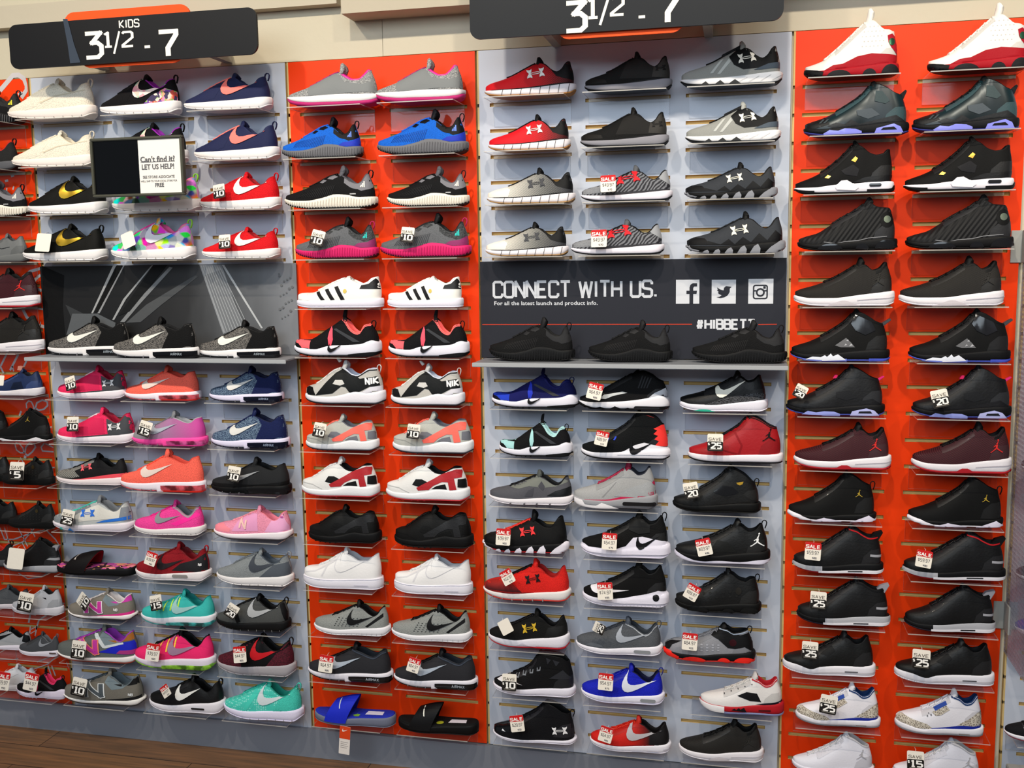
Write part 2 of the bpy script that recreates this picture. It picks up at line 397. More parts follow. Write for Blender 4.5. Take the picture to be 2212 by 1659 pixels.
    def laces(s, u0, u1, n, w=.046, bow=False, r=.0085):
        parts = []
        for i in range(n):
            u = u0 + (u1 - u0) * i / max(1, n - 1); sk = .018 if i % 2 else -.006
            pts = []
            for j in range(9):
                a = j / 8 * 2 - 1; y = a * w; x = u + sk * a + abs(a) * -.006
                pts.append((x, y, s.down(x, y) + r * (1.15 - .9 * abs(a) ** 3)))
            parts.append(tube(pts, r, 6, 1))
            if i < n - 1:
                du = (u1 - u0) / max(1, n - 1)
                for sg in (-1, 1):
                    pts = [(u + du * t - .012, sg * (w * (1 - .55 * t)), s.down(u + du * t - .012, sg * w * (1 - .55 * t)) + r * .8) for t in (0, .35, .7, 1)]
                    parts.append(tube(pts, r, 6, 1))
        x, z = u1 + .01, s.down(u1 + .01, 0) + .006; kn = [(x + .012 * math.cos(t), .02 * math.sin(t), z + .006 * math.cos(t)) for t in [k * PI / 4 for k in range(8)]]
        parts.append(tube(kn, r * 1.1, 6, 1, True))
        if not bow:
            for sg in (-1, 1):
                parts.append(tube([(x, sg * .008, z + .004), (x - .02, sg * .035, z + .012), (x - .045, sg * .05, z - .005), (x - .03, sg * .058, z - .03)], r * .75, 5))
        if bow:
            x, z = u1 - .01, s.down(u1 - .01, 0) + .01
            for sg in (-1, 1):
                c = Vector((x - .035, sg * .035, z + .01)); pts = []
                for k in range(10):
                    t = k / 10 * 2 * PI; pts.append(c + Vector((-.035 * math.cos(t) , sg * .018 * math.sin(t), .012 * math.sin(t) + .012 * math.cos(t))))
                parts.append(tube(pts, r * .8, 5, 1, True))
                parts.append(tube([(x, sg * .01, z), (x - .03, sg * .05, z + .004), (x - .06, sg * .075, z - .045)], r * .8, 5))
        return meshof('laces', *joinvf(parts))
    def project(s, polys, surf, off, cell=.03, mirror=True):
        bvh = dict(u=s.bvh_u, s=s.bvh_s, a=s.bvh_a)[surf]
        V, Fc = [], []
        for pts in polys:
            v2, f2 = cutpoly(pts, cell); o = len(V); hit = []
            for x, z in v2:
                h = bvh.ray_cast(Vector((x, -1, z)), Vector((0, 1, 0)))
                if h[0] is None or (surf == 'u' and h[0].y > .03):
                    nr = bvh.find_nearest(Vector((x, -.015, z)))
                    nn = nr[1] if nr[1].y < 0 else -nr[1]
                    p = nr[0] + nn * off * .6; ok = 1 if (Vector((p.x, p.z)) - Vector((x, z))).length < .06 else 0
                else:
                    n = h[1] if h[1].y < 0 else -h[1]
                    p = h[0] + n * off; ok = 2
                V.append(p); hit.append(ok)
            for f in f2:
                if all(hit[i] for i in f) and any(hit[i] == 2 for i in f): Fc.append(tuple(o + i for i in f))
        if mirror and (surf == 'u' and min(p[0] for q in polys for p in q) < .2):
            o = len(V); V += [Vector((v.x, -v.y, v.z)) for v in V]; Fc += [tuple(o + i for i in f[::-1]) for f in Fc]
        return V, Fc
# ------------------------------------------------------------------ printed and sewn-on shapes, in side-view shoe units
SWP = [(1,.42),(.7,.255),(.45,.11),(.3,.035),(.18,0),(.09,.02),(.03,.08),(0,.18),(.02,.3),(.08,.44),(.19,.62),(.15,.48),(.145,.36),(.18,.27),(.26,.225),(.38,.235),(.6,.295)]
def xf(pts, u, v, w, r=0, h=1):
    a = math.radians(r); c, s = math.cos(a), math.sin(a)
    return [(u + (x*c - y*h*s) * w, v + (x*s + y*h*c) * w) for x, y in pts]
def SW(m, u, v, w, r=0, h=1): return ('curved_tick_logo', m, 'a', [xf(SWP, u, v, w, r, h)], .0095, False)
UAP = [[(0,.03),(.07,.09),(.15,.11),(.22,.09),(.29,.02),(.29,.16),(.26,.28),(.2,.36),(.2,.46),(.26,.54),(.29,.66),(.29,.8),(.22,.73),(.15,.71),(.07,.73),(0,.79),(.01,.64),(.06,.52),(.11,.45),(.11,.37),(.06,.3),(.01,.18)],
       [(1,.03),(.93,.09),(.85,.11),(.78,.09),(.71,.02),(.71,.16),(.74,.28),(.8,.36),(.8,.46),(.74,.54),(.71,.66),(.71,.8),(.78,.73),(.85,.71),(.93,.73),(1,.79),(.99,.64),(.94,.52),(.89,.45),(.89,.37),(.94,.3),(.99,.18)],
       [(.15,.38),(.38,.31),(.62,.31),(.85,.38),(.85,.42),(.62,.36),(.38,.36),(.15,.42)], [(.15,.4),(.38,.46),(.62,.46),(.85,.4),(.85,.44),(.62,.51),(.38,.51),(.15,.44)]]
def UA(m, u, v, w, r=10): return ('crossed_arc_logo', m, 'a', [xf(p, u, v, w, r, .78) for p in UAP], .0095, False)
JMP = [[(.44,.38),(.58,.38),(.6,.66),(.5,.7),(.42,.64)], [(.46,.44),(.5,.34),(.12,.06),(0,.02),(.02,.1),(.12,.13)], [(.5,.34),(.58,.42),(.86,.2),(1,.12),(.98,.04),(.88,.1)],
       [(.5,.62),(.56,.66),(.66,.98),(.6,1)], [(.44,.58),(.42,.64),(.24,.5),(.28,.46)], [(.5,.7),(.46,.76),(.52,.82),(.58,.76)], [(.58,.98),(.56,1.06),(.64,1.12),(.7,1.04),(.66,.98)]]
def JM(m, u, v, w, r=0): return ('jumping_figure_logo', m, 'a', [xf(p, u, v, w, r) for p in JMP], .0095, False)
def TX(name, m, u, v, h, ch, r=0, t=.16, sx=1): return (name, m, 'a', [xf([(a * sx, b) for a, b in q], u, v, h, r) for q in strokes(ch, t)], .01, False)
def P(name, m, pts, off=.0022, mir=True): return (name, m, 'u', [pts] if isinstance(pts[0], tuple) else pts, off, mir)
def Q(name, m, pts, off=.003, mir=True): return (name, m, 's', [pts] if isinstance(pts[0], tuple) else pts, off, mir)
def A(name, m, pts, off=.0035, mir=False): return (name, m, 'a', [pts] if isinstance(pts[0], tuple) else pts, off, mir)
def lns(u0, u1, n): return [u0 + (u1 - u0) * i / n for i in range(n + 1)]
def MG(name, m, u0, u1, hs): # band of the upper that follows the sole line; hs = [(u, height above sole)]
    return (name, m, 'u', lambda f: [[(u, f.st(u) - .02) for u in lns(u0, u1, 14)] + [(u, f.st(u) + interp(hs, u)) for u in lns(u0, u1, 14)[::-1]]], .0022, True)
def CB(name, m, h, u0=None, u1=None, drop=0): # band below the collar edge
    def g(f):
        a, b = (u0 or f.uT + .01), (u1 or f.p['hx'] - .005)
        return [[(u, interp(f.p['col'], u) - .004) for u in lns(a, b, 12)] + [(u + drop, interp(f.p['col'], u) - h) for u in lns(a, b, 12)[::-1]]]
    return (name, m, 'u', g, .0024, True)
def SB(name, m, u0, u1, f0, f1, off=.003): # band of the sole between two fractions of its thickness
    def z(f, u, fr): 
        if callable(fr): fr = fr(u)
        fr = max(.015, min(.95, fr))
        lo = f.sb(u); return lo + (f.st(u) - lo) * fr
    return (name, m, 's', lambda f: [[(u, z(f, u, f0)) for u in lns(u0, u1, 16)] + [(u, z(f, u, f1)) for u in lns(u0, u1, 16)[::-1]]], off, True)
def TK(m, u0, u1, n, h=.3, w=.006, sl=.0, f0=.0): # grooves up the side of the sole
    def g(f):
        o = []
        for u in lns(u0, u1, n - 1):
            lo = f.sb(u); t = f.st(u) - lo; o.append([(u - w/2, lo + t*f0), (u + w/2, lo + t*f0), (u + w/2 + sl, lo + t*(f0+h)), (u - w/2 + sl, lo + t*(f0+h))])
        return o
    return ('sole_grooves', m, 's', g, .003, True)
def WI(m, u0, u1, v0, v1): # rounded opening showing the air unit
    r = (v1 - v0) / 2; c = (v0 + v1) / 2; pts = [(u1 - r + r*math.sin(t), c - r*math.cos(t)) for t in [k*PI/6 for k in range(7)]] + [(u0 + r - r*math.sin(t), c + r*math.cos(t)) for t in [k*PI/6 for k in range(7)]]
    return ('air_window', m, 's', [pts], .004, True)
def BU(m, specs): # half-oval pods along the ground
    return ('sole_pods', m, 's', lambda f: [[(u + w/2*math.cos(t), f.sb(u) - .002 + h*math.sin(t)) for t in [k*PI/10 for k in range(11)]] for u, w, h in specs], .005, True)
def oval(u, v, a, b, n=14): return [(u + a*math.cos(k*2*PI/n), v + b*math.sin(k*2*PI/n)) for k in range(n)]
def rows_of(f, n, u0, u1, v0, v1, w, h, sl=0): # small dashes
    o = []
    for i in range(n):
        for j in range(f): 
            u = u0 + (u1-u0)*i/max(1,n-1); v = v0 + (v1-v0)*j/max(1,f-1); u += sl*j; o.append([(u, v), (u+w, v+h*.4), (u+w, v+h*1.4), (u, v+h)])
    return o

GL = {'C':[[(.6,.76),(.6,.9),(.5,1),(.1,1),(0,.9),(0,.1),(.1,0),(.5,0),(.6,.1),(.6,.24)]], 'O':[[(.1,0),(.5,0),(.6,.1),(.6,.9),(.5,1),(.1,1),(0,.9),(0,.1),(.1,0)]],
 'N':[[(0,0),(0,1),(.6,0),(.6,1)]], 'E':[[(.56,1),(0,1),(0,0),(.56,0)],[(0,.5),(.48,.5)]], 'T':[[(0,1),(.64,1)],[(.32,1),(.32,0)]], 'W':[[(0,1),(.2,0),(.42,.9),(.64,0),(.84,1)]],
 'I':[[(.1,0),(.1,1)]], 'H':[[(0,0),(0,1)],[(.6,0),(.6,1)],[(0,.5),(.6,.5)]], 'U':[[(0,1),(0,.1),(.1,0),(.5,0),(.6,.1),(.6,1)]], 'S':[[(.6,.78),(.6,.9),(.5,1),(.1,1),(0,.9),(0,.62),(.1,.53),(.5,.47),(.6,.38),(.6,.1),(.5,0),(.1,0),(0,.1),(0,.22)]],
 '.':[[(.06,0),(.06,.14)]], '#':[[(.2,0),(.3,1)],[(.46,0),(.56,1)],[(.04,.32),(.66,.32)],[(.1,.7),(.72,.7)]], 'B':[[(0,0),(0,1),(.46,1),(.56,.9),(.56,.62),(.46,.53),(0,.53)],[(.46,.53),(.6,.42),(.6,.1),(.5,0),(0,0)]],
 'K':[[(0,0),(0,1)],[(.56,1),(.06,.5),(.6,0)]], 'D':[[(0,0),(0,1),(.44,1),(.58,.86),(.58,.14),(.44,0),(0,0)]], '3':[[(.02,1),(.58,1),(.26,.6),(.46,.6),(.6,.46),(.6,.14),(.46,0),(.02,0)]],
 '1':[[(0,.88),(.18,1),(.18,0)],[(0,0),(.38,0)]], '2':[[(.02,.9),(.1,1),(.5,1),(.6,.9),(.6,.6),(.02,.1),(.02,0),(.62,0)]], '7':[[(0,1),(.6,1),(.6,.86),(.3,.34),(.3,0)]], '-':[[(.05,.3),(.35,.3)]], '/':[[(0,-.15),(.4,1.05)]],
 'A':[[(0,0),(.3,1),(.6,0)],[(.1,.32),(.5,.32)]], 'V':[[(0,1),(.3,0),(.6,1)]], 'L':[[(0,1),(0,0),(.54,0)]], 'R':[[(0,0),(0,1),(.48,1),(.6,.88),(.6,.6),(.48,.48),(0,.48)],[(.3,.48),(.6,0)]], 'M':[[(0,0),(0,1),(.35,.4),(.7,1),(.7,0)]], 'X':[[(0,0),(.6,1)],[(0,1),(.6,0)]],
 '0':[[(.1,0),(.5,0),(.6,.1),(.6,.9),(.5,1),(.1,1),(0,.9),(0,.1),(.1,0)]], '5':[[(.58,1),(.04,1),(.02,.56),(.46,.56),(.6,.44),(.6,.12),(.48,0),(.02,0)]], '4':[[(.44,0),(.44,1),(0,.3),(.62,.3)]], '6':[[(.56,.9),(.46,1),(.1,1),(0,.9),(0,.1),(.1,0),(.5,0),(.6,.1),(.6,.44),(.5,.54),(0,.54)]],
 '8':[[(.1,.54),(0,.64),(0,.9),(.1,1),(.5,1),(.6,.9),(.6,.64),(.5,.54),(.1,.54),(0,.42),(0,.1),(.1,0),(.5,0),(.6,.1),(.6,.42),(.5,.54)]], '9':[[(.04,0),(.5,0),(.6,.1),(.6,.9),(.5,1),(.1,1),(0,.9),(0,.58),(.1,.46),(.6,.46)]],
 '$':[[(.56,.8),(.46,.9),(.12,.9),(.02,.8),(.02,.6),(.56,.4),(.56,.2),(.46,.1),(.12,.1),(.02,.2)],[(.29,0),(.29,1)]], ' ':[]}
GW = {'I':.2,'.':.12,'W':.84,'#':.75,'1':.38,'-':.4,'/':.4,'T':.64,' ':.3,'M':.7}
def strokes(text, t=.16, gap=.24):
    """outline quads of stroke lettering, one unit high"""
    x = 0; out = []
    for ch in text:
        for st in GL[ch]:
            for q in ribbon([(a + x, b) for a, b in st], t): out.append([(p.x, p.y) for p in q])
        x += GW.get(ch, .6) + gap
    return out
def twidth(text, gap=.24): return sum(GW.get(c, .6) + gap for c in text) - gap

# ------------------------------------------------------------------ the shoe models
MODELS = {}
W_, K_, GR = 'ebe7e6f', '141417f', '7d8184f'
def mk(name, base, u, s, o, l='', t='', c='', ov=(), name3='sneaker', lace=(5,), bow=0, loop=0, ex=(), cat='shoe', **kw):
    ov = list(ov)
    def tint(q): 
        h = (q if ':' not in q else q.split(':')[1])[:6]
        v = sum(int(h[i:i+2], 16) for i in (0, 2, 4)) / 3
        return shade(h, 1.0 + .18 * (v < 60) if v < 60 else .88) + 'l'
    if base in ('mid', 'high') or (base in ('run', 'star', 'seq') and len(ov) < 4):
        ov.insert(0, ('eyestay', tint(u), 'u', lambda f: [[(x, interp(f.p['vamp'], x) + .01) for x in lns(f.uT - .33, f.uT - .01, 8)] + [(x + .012, interp(f.p['vamp'], x) - .05) for x in lns(f.uT - .33, f.uT - .01, 8)[::-1]]], .0018, True))
    if base in ('mid', 'high'):
        ov.insert(0, ('heel_counter', tint(u), 'u', [[(.74, .1), (.77, .2), (.85, .27), (.97, .28), (1, .1)]], .0018, True))
    MODELS[name] = dict(base=base, u=u, s=s, o=o, l=l or K_, t=t or u, c=c or t or u, ov=list(ov), lace=lace, bow=bow, loop=loop, ex=list(ex), kw=kw, n=name3)
def EX(name, m, pts, w): return (name, m, pts, w)          # solid piece w thick across the shoe

# --- low runners with a thick one-piece sole
def roshe(name, u, sw, c='', s=W_, t='', l='', ov=(), **k):
    mk(name, 'roshe', u, s, s, l=l, t=t or u, c=c or u, loop=k.pop('loop', u), ov=[P('toe_overlay', k.pop('ov1', u), [(.28,.1),(.42,.14),(.5,.3),(.44,.35),(.36,.27),(.26,.14)], .0016), TK('9a9896f', .1, .9, 9, .22, .007)] + ([SW(sw, .48, .185, .385, -4)] if sw else []) + list(ov), **k)
roshe('cream', 'e9e0cdm', '', s='ede3dbf', l='d8ccb4f', ov=[P('side_seam', 'd3c8b0f', [(.46,.17),(.6,.24),(.92,.3),(.92,.31),(.6,.255),(.45,.185)])])
FLOR = 'cells:e8a27c-7d4fa8-d95b4c-93c06a-e9d7c9-3c3456-de8fb0:26'
roshe('floral', '121116m', 'cells:e9c9b8-a9d0b0-efe2d8-e0a0a8:18', l='8c1f9ef', c='121116f', ov=[P('heel_panel', FLOR, [(.6,.1),(.7,.2),(.86,.28),(.99,.24),(1,.1)])])
roshe('navy', '20264aw', 'ff7d72f', c='ff7d72f', l='20264af')
roshe('gold', '16140fw', 'c9a535d', c='16140ff', l='0c0c0cf')
CAMO = 'blend:8ad84a-f07fa8-2f6fd0-ef5a8a-48c4b0-7ad04a-3a78d8-f6a04a-e85fae:12'
roshe('camo', CAMO, 'eeeaf2f', c='f0389af', l='e85fa0f', loop='8ede3cf', bow=1)
roshe('red', 'd3131cm', 'ece6e2f', c='c5121bf', l='a80f18f')
roshe('greyroshe', '858a8cm', '3f444cf', c='6f7478f', l='4a525cf', loop='8d9296f', ov=[P('heel_panel', '50565ef', [(.6,.1),(.78,.27),(.95,.31),(1,.1)])])
roshe('darkroshe', '4b4d4cw', 'aeb0b2f', s='1a1a1cf', c='101012f', l='0d0d0ff', t='101012f', loop='101012f', ov=[P('strap', '141416f', [(.3,.22),(.35,.27),(.4,.12),(.35,.1)]), P('heel_strip', '17171af', [(.88,.38),(.93,.37),(1,.14),(.95,.14)])])
roshe('burgundy', 'knit2:5e1a2a-3c141d', 'c31822f', s='a9a4a8f', c='121113f', l='0d0d0ff', t='141215f', loop='17161af', ov=[P('side_panel', '131215f', [(.38,.1),(.36,.3),(.5,.42),(.86,.3),(.95,.4),(.96,.36),(.8,.27),(.66,.1)], .0018)])
roshe('mint', 'netting:46c7b4-8fe3d6', 'd2dcdff', s='e4def4f', c='3cc0acf', t='35b5a2f', l='23917ff', loop='46c7b4f', ov=[P('heel_panel', '46c7b4m', [(.66,.1),(.76,.3),(.95,.38),(1,.1)]), P('mid_strip', '48cdb9f', [(.3,.1),(.36,.12),(.5,.32),(.45,.36)])])
# --- runners with a two-part sole and a clear heel unit
def seq(name, u, heel, sw, sole, air, c='', l='', ov=(), **k):
    unit = SB('air_unit', air, .53, .995, .02, .66)
    MODELS_ov = [P('heel_panel', heel, [(.62,.1),(.7,.3),(.62,.44),(.8,.36),(.95,.45),(1,.1)]) if heel else None,
      unit, TK('8b888cf', .1, .42, 4, .3, .01, .01), SW(sw, .3, .165, .37, 2), SB('foam_wedge', sole, .49, .56, .0, lambda u: max(0, min(.66, .66 - (u - .49) * 9)), .0045),
      SB('unit_base', k.pop('base2', air), .53, .995, -.02, .16, .005)]
    mk(name, 'seq', u, sole, k.pop('o', air), l=l, c=c or u, t=k.pop('t', u), ov=[x for x in MODELS_ov if x] + list(ov), **k)
seq('seqblack', 'knit2:2b2a2b-76726d', '131314m', 'e6e6dcf', W_, '121318g', c='131314f', t='131314f', ov=[TX('sole_lettering', '8f979ef', .73, .036, .028, 'AIRMAX', 0, .2)])
seq('seqnavy', 'knit2:18284a-6d8298', '151f4cm', 'dcdad6f', 'e4def4f', '10152cg', c='151f4cf', t='151f4cf', l='10163af', ov=[TX('sole_lettering', '8792aaf', .73, .036, .028, 'AIRMAX', 0, .2)])
seq('seqcoral', 'ff6a58m', '', 'e6d2c8f', 'f1e7f0f', 'c94752c', c='ff5a46f', l='d84a3cf', base2='d92a20g')
seq('seqpink', 'fade:8d8c90-a8729c-d0489e:.15:.95', '', 'aab2bef', 'fb4fa6f', 'd64e8cc', c='77797df', l='a3a4a8f', t='85868af', base2='e83f98g')
seq('seqgrey', '333338w', '', 'aab4c1f', 'e8e4ecf', '15161ag', c='121214f', l='2b2f38f', t='1b1c20f', ov=[TX('sole_lettering', '9aa0a8f', .73, .036, .032, 'AIRMAX', 0, .2), CB('collar_trim', '3c4350f', .02)])
seq('maxblack', '2c2d30w', '', '96999cf', '161618f', '1d1e22g', c='101012f', l='0c0d10f', ov=[MG('lower_overlay', '141416f', .02, .97, [(0,.04),(.3,.05),(.6,.02),(1,.06)])])
# --- knit and mesh runners
def run(name, u, s, o, ov=(), **k): mk(name, 'run', u, s, o, ov=list(ov), **k)
run('uapink', 'f42f62m', 'efe6ecf', 'd9d2daf', [P('heel_counter', '46474bf', [(.72,.1),(.69,.33),(.78,.29),(.88,.37),(.97,.33),(1,.1)]), UA('e8e6e6f', .725, .17, .15, 6), MG('foam_line', '46474bf', .34, .98, [(.3,.0),(.4,.012),(1,.02)]), P('side_panel', 'd82556f', [(.32,.12),(.36,.27),(.5,.34),(.66,.33),(.68,.13)], .0015), P('heel_dot', 'c3204af', oval(.965, .22, .012, .045), .004)], c='efe0e4f', l='9a1230f', lace=(2,))
run('uacoral', 'fade:8f8d88-151416-151416:.05:.5', 'f0e4e4f', 'e5dcdef', [P('toe_grille', 'diag:9d9b94-55544f:14', [(.04,.12),(.08,.2),(.25,.27),(.4,.13),(.3,.1)]), MG('lower_trim', 'f0515df', .3, .99, [(.3,0),(.5,.02),(.8,.05),(1,.06)]), UA('f0626af', .42, .2, .15, 14)], c='121214f', l='121214f', t='141416f')
run('uasilver', 'b9bcbaf', 'e7dfe6f', 'd2ccd6f', [P('toe_panel', '868c90m', [(0,.1),(.03,.16),(.16,.21),(.34,.28),(.38,.1)]), P('lace_panel', '7c8286f', [(.24,.23),(.48,.36),(.53,.33),(.3,.18)]), P('side_wave', 'd9d6cdl', [(.4,.13),(.42,.27),(.62,.36),(.74,.29),(.86,.3),(.9,.37),(.95,.2),(.7,.17)]), P('heel_counter', '858a90f', [(.87,.16),(.885,.33),(.95,.34),(.99,.14)]), UA('2f6fd6f', .43, .19, .16, 4), P('heel_trim', '2a6fcdf', [(.6,.12),(.7,.13),(.97,.17),(.98,.22),(.7,.16)]), Q('sole_wedge', '49c0b4f', [[(.15,.01),(.19,.05),(.24,.0)]], .005), Q('sole_wedge', '2f86d8f', [[(.27,.0),(.31,.045),(.36,.0)]], .005)], c='4fc9b4f', l='76797df', t='808488f')
run('freepink', 'f0449am', 'e9e4e2f', 'ddd8d6f', [P('heel_strap', 'ff2f9cf', [(.58,.16),(.66,.13),(.95,.27),(.95,.33),(.86,.29)]), SW('8c8d92f', .36, .17, .34, -6), CB('collar_trim', '9fa0a2f', .022), TK('b5afb0f', .1, .92, 14, .35, .004)], c='f12a94f', l='77797df', bow=1)
run('nbpink', 'ee95b0m', 'efe6eaf', '3a3338f', [P('toe_panel', 'f48c9af', [(0,.1),(.03,.17),(.15,.2),(.28,.15),(.27,.1)]), P('side_panel', 'e59cc4f', [(.3,.12),(.36,.25),(.5,.36),(.6,.36),(.62,.13)]), TX('block_letter_logo', 'f0c4b8f', .4, .17, .11, 'N', -4, .2), P('heel_panel', 'e8a6cdf', [(.7,.12),(.78,.28),(.9,.38),(1,.12)]), TX('heel_lettering', 'b8489cf', .885, .32, .018, 'NB', 0, .25)], c='f29aaaf', l='e67f92f')
run('freegrey', '8f928fm', 'eceaeef', 'e0dfe3f', [SW('17171bf', .475, .15, .34, -3), P('heel_strap', '17171bf', [(.71,.135),(.74,.125),(.93,.27),(.925,.32)]), P('side_perforation', '2c2e30f', rows_of(5, 7, .32, .6, .13, .23, .018, .008, .012), .003)] + [TK('b3b2b6f', .1, .92, 14, .4, .004)], c='131316f', l='101013f', t='17171af')
def nb(name, u, s, o, n, nt, heel, lin_, c, ov=(), **k):
    run(name, u, s, o, [P('collar_panel', '7c8a90f', [(.57,.3),(.6,.385),(.68,.35),(.76,.28),(.82,.27),(.78,.235),(.66,.21)]), P('heel_panel', heel, [(.68,.285),(.76,.26),(.95,.3),(.93,.4),(.88,.38),(.8,.29)]), TX('block_letter_outline', nt, .365, .1, .17, 'N', 5, .24, 1.8), TX('block_letter_logo', n, .368, .105, .16, 'N', 5, .17, 1.86)] + list(ov), c=c, l=lin_, st=[(0,.08),(.15,.055),(.4,.055),(.7,.072),(1,.1)], **k)
    MODELS[name]['ov'][-1 - len(ov)] = MODELS[name]['ov'][-1 - len(ov)][:4] + (.0115, False)
nb('nbgrey', '837c72w', 'efe9e6f', '3a3634f', 'cf3aa0f', 'f2e2ecf', 'cf40a8f', 'd9d2d0f', 'd9d2d0f', [MG('foam_line', 'e0358cf', .3, .995, [(.3,0),(.5,.005),(.7,.02),(1,.05)]), TX('heel_lettering', 'e8e6e4f', .74, .15, .035, 'NB', 0, .25)])
nb('nbmulti', '666b68w', 'efe9e6f', '8a3a2cf', 'c13a9cf', 'f58a6af', 'a5672af', '9a3ab0f', 'a53ab0f', [P('heel_counter', '1f27bcf', [(.56,.13),(.66,.17),(.8,.26),(.95,.29),(1,.12)], .003), P('heel_patch', 'a8357cf', [(.78,.13),(.82,.17),(.99,.18),(1,.12)], .0045), P('side_strip', 'd5dadbf', [(.5,.35),(.55,.355),(.65,.22),(.85,.27),(.86,.25),(.65,.185),(.62,.19)], .004)])
nb('nbblack', '77736aw', 'efebe6f', '33312ff', '4e565cf', 'dfe2e2f', '1d1e1ff', '5f6a70f', '3c474ff', [MG('foam_line', '222325f', .35, .995, [(.3,0),(.5,.005),(.7,.02),(1,.05)]), TX('heel_lettering', 'd8dadaf', .86, .15, .03, 'NB', 0, .25)], bow=1)
run('tavasred', '8e1620m', 'eee6e6f', 'd2ccd0f', [SW('33292df', .36, .14, .35, -2), P('heel_panel', '2c2b2ff', [(.55,.13),(.66,.22),(.84,.27),(.94,.34),(.97,.35),(1,.12)], .0018), WI('8e8a88g', .56, .76, .045, .085), TX('heel_lettering', 'e9e6e6f', .89, .2, .03, 'NI', 0, .25)], c='6f1018f', l='6d0d16f', loop='a51a24f', sb=[(0,.07),(.06,.03),(.18,.0),(.9,0),(1,.05)])
run('tavasgrey', '55585dm', 'eeeaf2f', 'e2dee6f', [SW('a7acb5f', .47, .17, .36, -6), CB('collar_trim', 'b0b3b8f', .018), WI('8d9094g', .68, .87, .04, .08), P('toe_shape', '62666cf', [(.12,.1),(.2,.14),(.32,.12),(.34,.09)])], c='3a3f48f', l='3a3f46f', t='4b525df', loop='4b525df')
run('tavasblue', '1b24b8m', 'eeeaf6f', 'e2def0f', [SW('dfe2eef', .5, .15, .4, -2), WI('8d9094g', .72, .9, .04, .08)], c='1a22a4f', l='10133cf', t='1a22a8f', loop='2a2f88f')
run('thea', '151517l', 'eee9eff', 'e0dbe2f', [SW('ecebe6f', .42, .16, .32, 2, 1.15), WI('2a292bg', .62, .79, .055, .08)], c='0f0f11f', l='0b0b0df', loop='131318f', lace=(3,), st=[(0,.1),(.15,.09),(.4,.095),(.65,.13),(1,.165)])
def zoom(name, u, c, l, tick, s, air, line):
    run(name, u, s, air, [SB('air_unit', air, .42, .99, -.05, .42), P('lace_cords', line, [[(x, .15 + x*.12), (x+.018, .15 + x*.12), (x + .03, .2 + x*.3), (x + .014, .2 + x*.3)] for x in (.28,.37,.46,.55)], .004), SW(tick, .48, .17, .38, -4)], c=c, l=l, t=c, st=[(0,.105),(.15,.09),(.35,.1),(.6,.128),(.8,.14),(1,.15)])
zoom('zoomteal', '3fc0b8k', '2aa29cf', '157a76f', '9fc8c6f', 'e9e6ecf', '2a8f8cc', 'c8f04cf')
zoom('zoompink', 'fb2f74k', '121114f', '0f0e11f', 'a07f98f', 'e9e0ecf', '7ddc2ac', 'ffd24af')
def alpha(name, u, s, o, sock, badge, c, ex=(), heel='', rib='', **k):
    mk(name, 'alpha', u, s, o, l=k.pop('l', sock), t=k.pop('t', sock), c=c, ov=[CB('sock_collar', sock, .06, .68, None), P('sock_heel', sock, [(.73,.3),(.79,.23),(.86,.195),(.96,.22),(.95,.3),(.93,.41),(.88,.41)], .003), P('lace_eyelet', sock, [[(.5,.34),(.56,.33),(.61,.36),(.55,.39),(.52,.38)], [(.42,.3),(.46,.29),(.5,.32),(.45,.335)]], .003),
      P('knit_ribs', rib or u, [[(.2 + .02*i, .135), (.207 + .02*i, .135), (.25 + .02*i, .2 + i*.004), (.243 + .02*i, .2 + i*.004)] for i in range(18)], .0035), TK(k.pop('gr', '6a6a6ef'), .04, .98, 34, .7, .006, .01, .1),
      P('heel_shape', heel or u, [(.72,.13),(.8,.18),(.9,.19),(.98,.25),(1,.13)], .0016)] + ([P('triple_bar_badge', badge, [[(.845 + i*.018, .235), (.857 + i*.018, .235), (.863 + i*.012, .262 + i*.02), (.852 + i*.012, .262 + i*.02)] for i in range(3)], .0055)] if badge else []) + list(ex), **k)
alpha('alphablue', '1763ccm', '6c6c70f', '2a2a2df', '0d0f16f', '6f8fe8f', '1560d0f', heel='2338b4f', gr='5c5c60f', rib='10489ef', loop='1a1a20f', l='0b0c12f', t='0f1220f')
alpha('alphablack', '17181am', 'e9e2d4f', '1a1a1cf', '77767cf', 'efe9dcf', '121214f', [TX('side_lettering', 'c8c8c8f', .75, .155, .012, 'NNNNNN', 0, .25)], gr='cfc7b8f', rib='202124f', loop='1a1a20f', l='55545af', t='5c5c62f')
alpha('alphapink', '626468m', 'd8246af', '3a1a28f', 'knit2:2c2e30-4a4c4e', '2bc0b8f', '2b2c2ff', heel='8c3064f', gr='bb1c5af', rib='45474bf', loop='c02864f', l='232427f', t='1d1e21f')
alpha('alphadark', '19191am', '161617f', '111112f', '2c2c2ff', '', '1e1e20f', rib='2a2928f', gr='252527f', loop='19191af', l='1d1d1ff', t='232325f')
alpha('marl', 'knit2:a9a9a6-6f7071', 'ebe7e6f', 'b8286cf', 'knit2:a9a9a6-6f7071', '', '9a2f70f', [P('side_panel', '7d8080f', [(.29,.13),(.27,.26),(.4,.33),(.54,.4),(.6,.37),(.66,.28),(.84,.25),(.94,.28),(.97,.15),(.7,.15),(.5,.13)], .0035), CB('collar_trim', 'e8279af', .012, .6)], gr='e5e0e0f', rib='8e8e8c', l='e3289af', t='knit2:a9a9a6-6f7071', ot=.045, vamp=[(0,.15),(.02,.17),(.1,.2),(.25,.25),(.4,.33),(.5,.385),(.58,.42)], col=[(.58,.42),(.66,.35),(.74,.31),(.8,.31),(.86,.36),(.9,.42)], tip=(.6,.52))
